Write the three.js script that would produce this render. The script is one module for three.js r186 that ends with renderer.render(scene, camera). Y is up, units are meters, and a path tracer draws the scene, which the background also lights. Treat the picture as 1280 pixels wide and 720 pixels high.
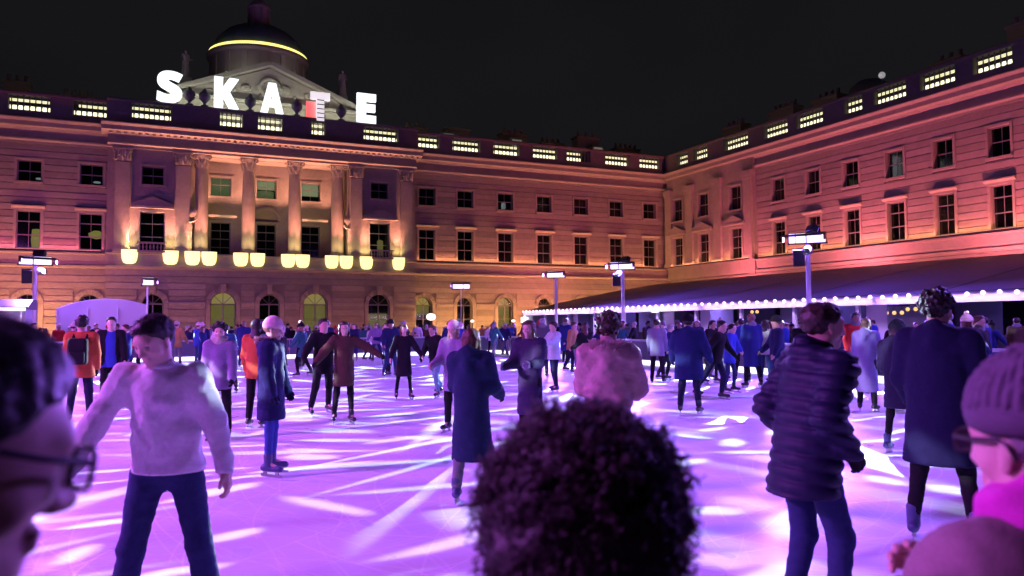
import * as THREE from 'three';
import { mergeGeometries, mergeVertices, toCreasedNormals } from 'three/addons/utils/BufferGeometryUtils.js';
import { RoundedBoxGeometry } from 'three/addons/geometries/RoundedBoxGeometry.js';
import { TextGeometry } from 'three/addons/geometries/TextGeometry.js';
import { FontLoader } from 'three/addons/loaders/FontLoader.js';
import { ImprovedNoise } from 'three/addons/math/ImprovedNoise.js';
import { RectAreaLightUniformsLib } from 'three/addons/lights/RectAreaLightUniformsLib.js';

// ---------------------------------------------------------------- camera, sky, exposure
const RAD = Math.PI / 180, EYE = 1.70;
const scene = new THREE.Scene();
const camera = new THREE.PerspectiveCamera(40.507, 1280 / 720, 0.05, 600);
camera.position.set(0, EYE, 0);
camera.rotation.order = 'YXZ';
camera.rotation.set(2.668 * RAD, -24.82 * RAD, -0.402 * RAD);
camera.focus = 18; camera.userData.fStop = 3.2;
const renderer = new THREE.WebGLRenderer({ antialias: true });
renderer.setSize(1024, 576);
renderer.toneMapping = THREE.LinearToneMapping;
renderer.toneMappingExposure = 1.0;
renderer.shadowMap.enabled = true;
RectAreaLightUniformsLib.init();

const noiseGen = new ImprovedNoise(), N3 = (x, y, z) => noiseGen.noise(x, y, z);
let seed = 12345;
const rnd = () => { seed = (seed + 0x6d2b79f5) | 0; let t = Math.imul(seed ^ (seed >>> 15), 1 | seed); t = (t + Math.imul(t ^ (t >>> 7), 61 | t)) ^ t; return ((t ^ (t >>> 14)) >>> 0) / 4294967296; };
const rr = (a, b) => a + (b - a) * rnd();
const pick = (list) => list[Math.floor(rnd() * list.length)];

{ // night sky over a city: almost black, faintly warm grey, thin cloud
  const W = 512, H = 256, d = new Float32Array(W * H * 4);
  for (let j = 0; j < H; j++) for (let i = 0; i < W; i++) {
    const el = ((j + 0.5) / H - 0.5) * Math.PI, az = (i / W) * Math.PI * 2, x = Math.cos(el) * Math.cos(az), y = Math.sin(el), z = Math.cos(el) * Math.sin(az);
    const n = 1 + 0.22 * N3(x * 3, y * 5, z * 3) + 0.12 * N3(x * 8 + 9, y * 12, z * 8);
    d.set([0.0074 * n, 0.0069 * n, 0.0084 * n, 1], (j * W + i) * 4);
  }
  const t = new THREE.DataTexture(d, W, H, THREE.RGBAFormat, THREE.FloatType);
  t.mapping = THREE.EquirectangularReflectionMapping; t.magFilter = t.minFilter = THREE.LinearFilter; t.needsUpdate = true;
  scene.background = t; scene.environment = t;
}

// ---------------------------------------------------------------- lights (each one stands in a lamp built further down)
const V = (x, y, z) => new THREE.Vector3(x, y, z);
const rgb = (r, g, b) => new THREE.Color().setRGB(r, g, b);
function areaLight(name, at, target, w, h, color, intensity) {
  const l = new THREE.RectAreaLight(color, intensity, w, h);
  l.name = name; l.position.copy(at); l.lookAt(target); scene.add(l); return l;
}
function spotLight(name, at, target, deg, penumbra, color, intensity, radius) {
  const l = new THREE.SpotLight(color, intensity, 0, deg * RAD, penumbra, 2);
  l.name = name; l.position.copy(at); l.target.position.copy(target); scene.add(l, l.target);
  l.castShadow = true; l.shadow.radius = radius ?? 2; return l;
}
const LAMP = { violet: rgb(0.30, 0.12, 1.0), lilac: rgb(0.5, 0.22, 1.0), magenta: rgb(0.62, 0.13, 1.0), ice: rgb(0.55, 0.72, 1.0), pink: rgb(1.0, 0.17, 0.28), amber: rgb(1.0, 0.34, 0.17), orange: rgb(1.0, 0.43, 0.15), warm: rgb(1.0, 0.86, 0.5) };

// ---------------------------------------------------------------- helpers
const taken = new Map();
function numbered(name) { const n = taken.get(name) ?? 0; taken.set(name, n + 1); return n ? name + '_' + String(n).padStart(3, '0') : name; }
function tag(o, label, category, group) { o.userData.label = label; o.userData.category = category; if (group) o.userData.group = group; return o; }
function thing(name, label, category, pos = [0, 0, 0], turn = 0, group) {
  const o = new THREE.Group(); o.name = numbered(name); o.position.set(...pos); o.rotation.y = turn; scene.add(o);
  return tag(o, label, category, group);
}
function part(name, geo, mat, parent, kind) {
  const m = new THREE.Mesh(Array.isArray(geo) ? join(geo) : geo, mat); m.name = name; m.castShadow = m.receiveShadow = true; parent.add(m);
  if (kind) m.userData.kind = kind;
  return m;
}
function structure(name, geo, mat) { const m = part(numbered(name), geo, mat, scene); m.userData.kind = 'structure'; return m; }
function join(list) {
  const l = list.map((g) => { const q = g.index ? g.toNonIndexed() : g; for (const k of Object.keys(q.attributes)) if (!['position', 'normal', 'uv'].includes(k)) q.deleteAttribute(k); if (!q.attributes.uv) q.setAttribute('uv', new THREE.BufferAttribute(new Float32Array(q.attributes.position.count * 2), 2)); return q; });
  return mergeGeometries(l);
}
// box between two corners, uv in metres
const boxCache = new Map();
function box(x0, x1, y0, y1, z0, z1) {
  const key = [x0, x1, y0, y1, z0, z1].map((v) => v.toFixed(3)).join();
  if (boxCache.has(key)) return boxCache.get(key);
  const g = new THREE.BoxGeometry(x1 - x0, y1 - y0, z1 - z0); g.translate((x0 + x1) / 2, (y0 + y1) / 2, (z0 + z1) / 2);
  const p = g.attributes.position, n = g.attributes.normal, uv = g.attributes.uv;
  for (let i = 0; i < p.count; i++) {
    if (Math.abs(n.getX(i)) > 0.5) uv.setXY(i, p.getZ(i), p.getY(i)); else if (Math.abs(n.getY(i)) > 0.5) uv.setXY(i, p.getX(i), p.getZ(i)); else uv.setXY(i, p.getX(i), p.getY(i));
  }
  boxCache.set(key, g); return g;
}
// moulding: profile of [w, v] points (closed), run along u
function mould(profile, u0, u1) {
  const s = new THREE.Shape(profile.map(([w, v]) => new THREE.Vector2(-w, v)));
  const g = new THREE.ExtrudeGeometry(s, { depth: u1 - u0, bevelEnabled: false });
  g.rotateY(Math.PI / 2); g.translate(u0, 0, 0); return g;
}
const tube = (pts, r, seg = 6, len) => new THREE.TubeGeometry(new THREE.CatmullRomCurve3(pts), len ?? Math.max(2, pts.length * 3), r, seg, false);
function rod(a, b, r, seg = 10, r2 = r) {
  const d = b.clone().sub(a), g = new THREE.CylinderGeometry(r2, r, d.length(), seg);
  g.translate(0, d.length() / 2, 0); g.applyQuaternion(new THREE.Quaternion().setFromUnitVectors(V(0, 1, 0), d.normalize())); g.translate(a.x, a.y, a.z); return g;
}
const lathe = (pts, seg = 16) => new THREE.LatheGeometry(pts.map(([r, y]) => new THREE.Vector2(r, y)), seg);

// ---------------------------------------------------------------- materials
function noiseTexture(size, fn, repeat, srgb = false) {
  const d = new Uint8Array(size * size * 4);
  for (let j = 0; j < size; j++) for (let i = 0; i < size; i++) { const c = fn(i / size, j / size); d.set([c[0] * 255, c[1] * 255, c[2] * 255, 255], (j * size + i) * 4); }
  const t = new THREE.DataTexture(d, size, size); t.wrapS = t.wrapT = THREE.RepeatWrapping; t.magFilter = t.minFilter = THREE.LinearFilter; t.repeat.set(repeat, repeat);
  if (srgb) t.colorSpace = THREE.SRGBColorSpace; t.needsUpdate = true; return t;
}
const tile = (x, y, s, k) => { // tileable noise on a torus
  const a = x * 2 * Math.PI, b = y * 2 * Math.PI; return N3(Math.cos(a) * s + k, Math.sin(a) * s + Math.cos(b) * s, Math.sin(b) * s - k);
};
const clamp = THREE.MathUtils.clamp, smooth = THREE.MathUtils.smoothstep, lerp = THREE.MathUtils.lerp;
const stoneMap = noiseTexture(512, (x, y) => {
  const s = tile(x, y, 1.4, 3) * 0.6 + tile(x, y, 4, 7) * 0.5 + tile(x, y, 14, 1) * 0.35, g = tile(x, y, 45, 5) * 0.25;
  const v = clamp(0.84 + 0.07 * s + 0.09 * g, 0, 1);
  const q = v; return [q, q * 0.975, q * 0.93];
}, 0.16, true);
const stoneBump = noiseTexture(256, (x, y) => { const v = 0.5 + 0.3 * tile(x, y, 9, 2) + 0.25 * tile(x, y, 28, 4); return [v, v, v]; }, 0.3);
const std = (o) => new THREE.MeshStandardMaterial(o);
const stone = [[0.37, 0.335, 0.285], [0.34, 0.31, 0.265], [0.395, 0.36, 0.31], [0.31, 0.28, 0.245]].map(([r, g, b]) => std({ color: rgb(r, g, b), map: stoneMap, roughness: 0.9, bumpMap: stoneBump, bumpScale: 0.02 }));
const M = {
  stone: stone[0], trim: std({ color: rgb(0.40, 0.365, 0.31), map: stoneMap, roughness: 0.88, bumpMap: stoneBump, bumpScale: 0.015 }),
  shadedParapet: std({ color: rgb(0.19, 0.175, 0.165), map: stoneMap, roughness: 0.92, bumpMap: stoneBump, bumpScale: 0.02 }),  // same stone, colour darkened to paint in the shade above the cornice
  core: std({ color: rgb(0.30, 0.27, 0.23), map: stoneMap, roughness: 0.95 }),
  slate: std({ color: rgb(0.035, 0.037, 0.042), roughness: 0.7 }), lead: std({ color: rgb(0.09, 0.095, 0.1), roughness: 0.65 }),
  copper: std({ color: rgb(0.09, 0.15, 0.12), roughness: 0.7 }), brick: std({ color: rgb(0.16, 0.11, 0.085), roughness: 0.95 }),
  sash: std({ color: rgb(0.14, 0.135, 0.13), roughness: 0.5 }),
  glass: new THREE.MeshPhysicalMaterial({ color: rgb(0.5, 0.54, 0.54), roughness: 0.06, transmission: 1, thickness: 0, ior: 1.5 }),
  dark: std({ color: rgb(0.012, 0.012, 0.014), roughness: 0.8 }), room: std({ color: rgb(0.06, 0.055, 0.05), roughness: 0.95 }),
  blackMetal: std({ color: rgb(0.02, 0.02, 0.022), roughness: 0.45, metalness: 0.4 }), steel: std({ color: rgb(0.45, 0.46, 0.48), roughness: 0.35, metalness: 0.9 }),
  whitePaint: std({ color: rgb(0.72, 0.72, 0.74), roughness: 0.55 }), alu: std({ color: rgb(0.55, 0.56, 0.58), roughness: 0.4, metalness: 0.5 }),
  canvasWhite: std({ color: rgb(0.66, 0.66, 0.68), roughness: 0.75 }), canvasDark: std({ color: rgb(0.11, 0.11, 0.16), roughness: 0.5 }),
  paving: null,
};
const glow = (r, g, b, k = 1) => std({ color: rgb(0.6, 0.6, 0.6), roughness: 0.6, emissive: rgb(r, g, b), emissiveIntensity: k });
const G = {
  letter: glow(1.25, 1.35, 1.4), letterDim: glow(0.85, 0.78, 0.8), red: glow(1.1, 0.09, 0.03), ring: glow(1.5, 1.25, 0.32), strip: glow(1.7, 1.6, 1.0), stripDim: glow(1.0, 0.95, 0.5),
  pot: glow(1.5, 1.12, 0.42), violet: glow(1.5, 1.25, 2.2), bulb: glow(2.2, 1.5, 1.7), amber: glow(1.3, 0.75, 0.18), led: glow(1.1, 0.45, 0.25), ledOrange: glow(1.2, 0.6, 0.22), white: glow(1.9, 1.9, 2.1), tent: glow(1.6, 1.35, 1.4),
  blindGreen: glow(0.20, 0.27, 0.10), blindBright: glow(0.62, 0.68, 0.34), blindYellow: glow(0.42, 0.33, 0.07), roomYellow: glow(0.62, 0.52, 0.08), roomWhite: glow(0.55, 0.56, 0.6),
};

// ================================================================ THE GROUND
{
  const t = noiseTexture(512, (x, y) => { const v = 0.78 + 0.15 * tile(x, y, 3, 2) + 0.18 * tile(x, y, 20, 6); return [v, v, v]; }, 0.12, true);
  M.paving = std({ color: rgb(0.20, 0.19, 0.18), map: t, roughness: 0.75 });
  const g = new THREE.PlaneGeometry(400, 400); g.rotateX(-Math.PI / 2); g.translate(0, -0.03, 0);
  const uv = g.attributes.uv, p = g.attributes.position; for (let i = 0; i < p.count; i++) uv.setXY(i, p.getX(i), p.getZ(i));
  structure('courtyard_ground', g, M.paving);
}

// ================================================================ THE TWO STONE RANGES
// local axes of a range: u along the wall, v up, w out of the wall
const DZ = 65, XW = 47.41;
const south = thing('palace_range', 'long stone palace front with columned centre, dome and lit letters', 'building', [0, 0, -DZ]);
const west = thing('palace_range', 'stone palace side range behind the long dark marquee', 'building', [XW, 0, 0], -Math.PI / 2);
const LV = { band0: 6.0, band1: 6.55, string: 7.08, sill1: 7.4, head1: 10.1, sill2: 12.2, head2: 13.75, arch: 3.41, architrave: 14.95, cornice0: 15.9, cornice: 16.68, rail0: 17.25, rail1: 18.62 };

function glazing(parent, u0, u1, v0, v1, w, rows, cols) { // frame, bars and panes of one sash window, as children of a window group
  const fr = 0.07, bars = [box(u0, u0 + fr, v0, v1, w - 0.05, w + 0.05), box(u1 - fr, u1, v0, v1, w - 0.05, w + 0.05), box(u0 + fr, u1 - fr, v0, v0 + fr, w - 0.047, w + 0.047), box(u0 + fr, u1 - fr, v1 - fr, v1, w - 0.047, w + 0.047)];
  for (let r = 1; r < rows.length - 1; r++) bars.push(box(u0 + fr, u1 - fr, v0 + (v1 - v0) * rows[r] - 0.035, v0 + (v1 - v0) * rows[r] + 0.035, w - 0.04, w + 0.06));
  for (let c = 1; c < cols; c++) { const x = lerp(u0, u1, c / cols); bars.push(box(x - 0.018, x + 0.018, v0 + fr, v1 - fr, w - 0.02, w + 0.03)); }
  part('sash_frame', bars.map((b) => b.clone()), M.sash, parent);
  for (let r = 0; r < rows.length - 1; r++) {
    const a = v0 + (v1 - v0) * rows[r] + 0.036, b = v0 + (v1 - v0) * rows[r + 1] - 0.036;
    part('pane', box(u0 + fr, u1 - fr, a, b, w - 0.004, w + 0.002), M.glass, parent);
  }
}
function windowAt(parent, u, v0, v1, wd, w, o = {}) {
  const g = new THREE.Group(); g.name = o.name ?? 'window'; parent.add(g);
  glazing(g, u - wd / 2, u + wd / 2, v0, v1, w - 0.3, o.rows ?? [0, 0.5, 1], o.cols ?? 2);
  if (o.sill !== false) part('sill', box(u - wd / 2 - 0.14, u + wd / 2 + 0.14, v0 - 0.16, v0, w - 0.28, w + 0.16), M.trim, g);
  if (o.hood) { part('hood', mould([[0, v1 + 0.16], [0.07, v1 + 0.16], [0.3, v1 + 0.28], [0.3, v1 + 0.36], [0, v1 + 0.40]], u - wd / 2 - 0.28, u + wd / 2 + 0.28), M.trim, g); }
  if (o.architrave !== false) { const a = 0.16; part('surround', [box(u - wd / 2 - a, u - wd / 2 - 0.002, v0, v1 + a, w - 0.1, w + 0.06), box(u + wd / 2 + 0.002, u + wd / 2 + a, v0, v1 + a, w - 0.1, w + 0.06), box(u - wd / 2 - 0.002, u + wd / 2 + 0.002, v1 + 0.002, v1 + a, w - 0.1, w + 0.06)].map((b) => b.clone()), M.trim, g); }
  if (o.pediment) {
    const y = v1 + 0.42, h = wd / 2 + 0.55, s = new THREE.Shape([[-h, 0], [h, 0], [h, 0.16], [0, 0.72], [-h, 0.16]].map(([x, yy]) => new THREE.Vector2(u + x, y + yy)));
    part('pediment', new THREE.ExtrudeGeometry(s, { depth: 0.38, bevelEnabled: false }).translate(0, 0, w), M.trim, g);
    part('pediment_bed', box(u - h - 0.06, u + h + 0.06, y - 0.18, y - 0.002, w, w + 0.44), M.trim, g);
    for (const s2 of [-1, 1]) part('console', mould([[0, y - 0.9], [0.1, y - 0.85], [0.3, y - 0.3], [0.34, y - 0.182], [0, y - 0.182]], u + s2 * (h - 0.2) - 0.1, u + s2 * (h - 0.2) + 0.1), M.trim, g);
  }
  if (o.blind) part('lit_blind', box(u - wd / 2 + 0.05, u + wd / 2 - 0.05, v0 + (v1 - v0) * (o.blind[1] ?? 0), v0 + (v1 - v0) * (o.blind[2] ?? 1), w - 0.75, w - 0.72), o.blind[0], g);
  if (o.lampshade) part('room_lamp', lathe(o.lampshade[3], 14).translate(u + o.lampshade[0], v0 + o.lampshade[1], w - 1.0), o.lampshade[2], g);
  return g;
}
// solid wall pieces behind the stone courses, leaving the openings [u0,u1,v0,v1] free
function wallPieces(parent, u0, u1, v0, v1, openings, w0, w1, mat, name = 'wall_core') {
  const vs = [...new Set([v0, v1, ...openings.flatMap((o) => [o[2], o[3]])])].filter((v) => v >= v0 && v <= v1).sort((a, b) => a - b);
  const geos = [];
  for (let i = 0; i < vs.length - 1; i++) {
    const a = vs[i], b = vs[i + 1], row = openings.filter((o) => o[2] <= a + 1e-6 && o[3] >= b - 1e-6).sort((p, q) => p[0] - q[0]);
    let x = u0; for (const o of row) { if (o[0] > x) geos.push(box(x, o[0], a, b, w0, w1)); x = o[1]; } if (x < u1) geos.push(box(x, u1, a, b, w0, w1));
  }
  return part(name, geos.map((g) => g.clone()), mat, parent);
}
function courses(parent, u0, u1, v0, v1, step, openings, w, proud = 0.05, lengths = 0) {
  const n = Math.round((v1 - v0) / step), s = (v1 - v0) / n;
  for (let i = 0; i < n; i++) {
    const a = v0 + i * s + 0.03, b = v0 + (i + 1) * s - 0.03;
    const row = openings.filter((o) => o[2] < b && o[3] > a).sort((p, q) => p[0] - q[0]);
    let x = u0; const segs = [];
    for (const o of row) { if (o[0] - x > 0.06) segs.push([x, o[0]]); x = Math.max(x, o[1]); } if (u1 - x > 0.06) segs.push([x, u1]);
    for (const [p, q] of segs) part('stone_course', box(p, q, a, b, w - 0.12, w + proud - 0.012 * ((i * 7 + Math.abs(Math.round(p * 3))) % 3) / 2), stone[(i * 3 + Math.abs(Math.round(p * 5))) % 4], parent);
  }
}
function archOpening(parent, u, wd, springs, w, o = {}) { // arched ground-floor opening: ring of voussoirs, window or lit doorway inside
  const g = new THREE.Group(); g.name = 'arched_window'; parent.add(g);
  const r = wd / 2, n = 9;
  for (let k = 0; k < n; k++) {
    const a0 = Math.PI * k / n + 0.012, a1 = Math.PI * (k + 1) / n - 0.012, R = r + 0.34, s = new THREE.Shape([[r, a0], [R, a0], [R, a1], [r, a1]].map(([q, a]) => new THREE.Vector2(u + Math.cos(a) * q, springs + Math.sin(a) * q)));
    part('voussoir', new THREE.ExtrudeGeometry(s, { depth: 0.34, bevelEnabled: false }).translate(0, 0, w - 0.24), stone[(k * 2) % 3], g);
  }
  part('jamb', box(u - r - 0.3, u - r, 0, springs, w - 0.24, w + 0.08), M.trim, g); part('jamb', box(u + r, u + r + 0.3, 0, springs, w - 0.24, w + 0.08), M.trim, g);
  const fan = [new THREE.TorusGeometry(r - 0.04, 0.045, 5, 14, Math.PI).translate(u, springs, w - 0.3), box(u - r, u + r, springs - 0.05, springs + 0.05, w - 0.34, w - 0.26).clone()];
  for (const a of [45, 90, 135]) fan.push(rod(V(u, springs, w - 0.3), V(u + Math.cos(a * RAD) * (r - 0.04), springs + Math.sin(a * RAD) * (r - 0.04), w - 0.3), 0.025, 5));
  for (const s of [-1, 0, 1]) fan.push(box(u + s * (r - 0.05) - 0.045, u + s * (r - 0.05) + 0.045, 0.1, springs, w - 0.34, w - 0.26).clone());
  for (const y of [1.1, 2.2]) fan.push(box(u - r, u + r, y - 0.03, y + 0.03, w - 0.33, w - 0.27).clone());
  part('window_frame', fan, o.frameMat ?? M.sash, g);
  const half = new THREE.Shape(); half.absarc(u, springs + 0.05, r - 0.05, 0, Math.PI); part('fanlight_pane', new THREE.ShapeGeometry(half, 10).translate(0, 0, w - 0.31), M.glass, g);
  part('pane', box(u - r + 0.05, u + r - 0.05, 0.1, springs - 0.05, w - 0.312, w - 0.306), M.glass, g);
  if (o.blind) { const q = new THREE.Shape(); q.moveTo(u - r + 0.02, o.from ?? 0.2); q.lineTo(u + r - 0.02, o.from ?? 0.2); q.lineTo(u + r - 0.02, Math.min(springs, o.to ?? 9)); if (!o.to) q.absarc(u, springs, r - 0.02, 0, Math.PI); else q.lineTo(u - r + 0.02, o.to); part('lit_room', new THREE.ShapeGeometry(q, 10).translate(0, 0, w - 0.9), o.blind, g); }
  return [u - r, u + r];
}
function groundFloor(parent, u0, u1, w, arches, dim) { // arches: [u, width, options]
  const sp = LV.arch, s = new THREE.Shape([[u0, 0], [u1, 0], [u1, LV.band0], [u0, LV.band0]].map(([x, y]) => new THREE.Vector2(x, y))), openings = [];
  for (const [u, wd, o] of arches) {
    const r = wd / 2, h = new THREE.Path(); h.moveTo(u - r, 0.02); h.lineTo(u + r, 0.02); h.lineTo(u + r, sp); h.absarc(u, sp, r, 0, Math.PI, false); h.lineTo(u - r, 0.02); s.holes.push(h);
    archOpening(parent, u, wd, sp, w, o); openings.push([u - r - 0.34, u + r + 0.34, 0, sp + r + 0.34]);
  }
  part('ground_wall', new THREE.ExtrudeGeometry(s, { depth: 0.6, bevelEnabled: false, curveSegments: 8 }).translate(0, 0, w - 0.65), M.core, parent);
  courses(parent, u0, u1, 0, LV.band0, 0.5, openings, w);
  for (const [p, q] of gaps(u0, u1, openings)) part('impost_band', box(p, q, sp - 0.13, sp + 0.13, w - 0.05, w + 0.14), M.trim, parent);
}
function gaps(u0, u1, openings) { const out = []; let x = u0; for (const o of [...openings].sort((a, b) => a[0] - b[0])) { if (o[0] > x) out.push([x, o[0]]); x = o[1]; } if (x < u1) out.push([x, u1]); return out; }
function bands(parent, u0, u1, w) { // string course, entablature and cornice run along a stretch of wall
  part('string_course', mould([[-0.3, LV.band0], [0.12, LV.band0], [0.3, 6.12], [0.3, 6.24], [0.1, 6.3], [0.1, 6.5], [-0.3, 6.5]], u0, u1), M.trim, parent);
  part('string_course', mould([[-0.3, 6.504], [0.16, 6.504], [0.16, 7.0], [0.34, LV.string], [0.34, 7.16], [-0.3, 7.2]], u0, u1), M.trim, parent);
  part('architrave', mould([[-0.3, LV.architrave], [0.08, LV.architrave], [0.08, 15.12], [0.26, 15.22], [0.26, 15.34], [-0.3, 15.36]], u0, u1), M.trim, parent);
  part('frieze', box(u0, u1, 15.362, 15.9, w - 0.3, w + 0.03), M.stone, parent);
  part('cornice', mould([[-0.3, 15.902], [0.2, 15.902], [0.34, 16.06], [0.72, 16.12], [0.72, 16.42], [0.9, 16.6], [0.9, LV.cornice], [-0.3, LV.cornice]], u0, u1), M.trim, parent);
}
function balustrade(parent, u0, u1, w, bays) { // bays: [centre, width, share of the strip lit]
  part('blocking_course', box(u0, u1, LV.cornice + 0.002, LV.rail0, w - 0.25, w + 0.42), M.shadedParapet, parent);
  part('coping', mould([[-0.22, 18.36], [0.4, 18.36], [0.46, 18.46], [0.46, 18.56], [0.36, LV.rail1], [-0.22, LV.rail1]].map(([a, b]) => [a + w, b]), u0, u1), M.shadedParapet, parent);
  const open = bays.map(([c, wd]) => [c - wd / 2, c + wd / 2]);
  for (const [p, q] of gaps(u0, u1, open)) part('balustrade_pier', box(p, q, LV.rail0 + 0.002, 18.358, w - 0.15, w + 0.38), M.shadedParapet, parent);
  for (const [c, wd, lit = 1] of bays) {
    const n = Math.max(3, Math.round(wd / 0.36)), b = [];
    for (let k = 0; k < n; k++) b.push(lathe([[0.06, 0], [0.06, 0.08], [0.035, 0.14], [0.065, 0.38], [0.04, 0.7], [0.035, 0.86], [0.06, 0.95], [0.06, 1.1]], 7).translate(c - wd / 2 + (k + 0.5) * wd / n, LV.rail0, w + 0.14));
    part('balusters', b, M.shadedParapet, parent, 'stuff');
    const x0 = c - wd / 2 + 0.05, x1 = c - wd / 2 + 0.05 + (wd - 0.1) * lit;
    part('light_strip', box(x0, x1, 17.36, 17.66, w - 0.12, w - 0.06), G.strip, parent);
    part('light_strip', box(x0 + (lit < 1 ? 0.3 : 0), x1 - 0.04, 17.95, 18.14, w - 0.12, w - 0.06), G.stripDim, parent);
  }
}
function wing(parent, u0, u1, w, bays, o = {}) {
  const openings = [];
  for (const b of bays) {
    const [u, up = {}, fi = {}] = b, wd = o.wd ?? 1.52;
    openings.push([u - wd / 2, u + wd / 2, LV.sill1, o.head1 ?? LV.head1], [u - wd / 2, u + wd / 2, o.sill2 ?? LV.sill2, LV.head2]);
    windowAt(parent, u, LV.sill1, o.head1 ?? LV.head1, wd, w, { rows: [0, 0.36, 0.72, 1], hood: true, sill: false, ...fi });
    windowAt(parent, u, o.sill2 ?? LV.sill2, LV.head2, wd, w, { rows: [0, 0.5, 1], ...up });
  }
  wallPieces(parent, u0, u1, LV.band0, LV.cornice, openings, w - 0.62, w - 0.1, M.core);
  courses(parent, u0, u1, 7.2, LV.architrave, 0.485, openings.map((q) => [q[0] - 0.162, q[1] + 0.162, q[2] - 0.162, q[3] + 0.162]), w, 0.0);
}
const shade = [[0.04, 0], [0.28, 0.02], [0.2, 0.42], [0.05, 0.5]], lampBody = [[0.03, 0], [0.3, 0.02], [0.36, 0.6], [0.3, 1.35], [0.03, 1.4]];

// ---- south range, left wing
wing(south, -22, -3.06, 0, [[-12.03], [-8.07, { lampshade: [0.5, 0.32, G.roomWhite, [[0.03, 0], [0.22, 0.03], [0.2, 0.12], [0.03, 0.14]]] }, { lampshade: [0.42, 0.1, G.roomYellow, lampBody] }], [-4.12, { lampshade: [0.3, 0.32, G.roomWhite, [[0.03, 0], [0.26, 0.03], [0.22, 0.12], [0.03, 0.14]]] }, { lampshade: [0.32, 0.9, G.roomYellow, [[0.04, 0], [0.5, 0.12], [0.55, 0.4], [0.2, 0.62], [0.03, 0.64]]] }]]);
groundFloor(south, -22, -3.06, 0, [[-12.03, 1.5], [-8.07, 1.45], [-4.12, 1.45]]);
bands(south, -22, -3.06, 0);
balustrade(south, -22, -3.06, 0, [[-12.1, 2.6], [-8.12, 2.6], [-4.14, 2.5, 0.92]]);
// ---- south range, right wing
wing(south, 20.53, XW + 0.6, 0, [[21.9, {}, {}], [25.5], [29.45, { lampshade: [0.25, 0.25, G.roomWhite, [[0.03, 0], [0.2, 0.02], [0.2, 0.55], [0.03, 0.57]]] }], [33.45], [37.42], [41.4, { lampshade: [-0.35, 0.3, G.roomWhite, [[0.03, 0], [0.18, 0.03], [0.16, 0.2], [0.03, 0.22]]] }], [45.35]].map((b) => b));
groundFloor(south, 20.53, XW + 0.6, 0, [[21.6, 1.5, { blind: G.blindYellow, from: 2.6 }], [25.4, 1.5], [29.4, 1.55, { blind: G.blindYellow }], [33.45, 1.5], [37.42, 1.5], [41.4, 1.5], [45.3, 1.5]]);
bands(south, 20.53, XW + 0.6, 0);
balustrade(south, 20.53, XW - 0.5, 0, [[21.9, 2.1], [25.52, 2.7], [29.48, 2.67], [33.42, 2.7], [37.0, 2.7, 0.68], [41.38, 2.85], [45.2, 2.55]]);

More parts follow.
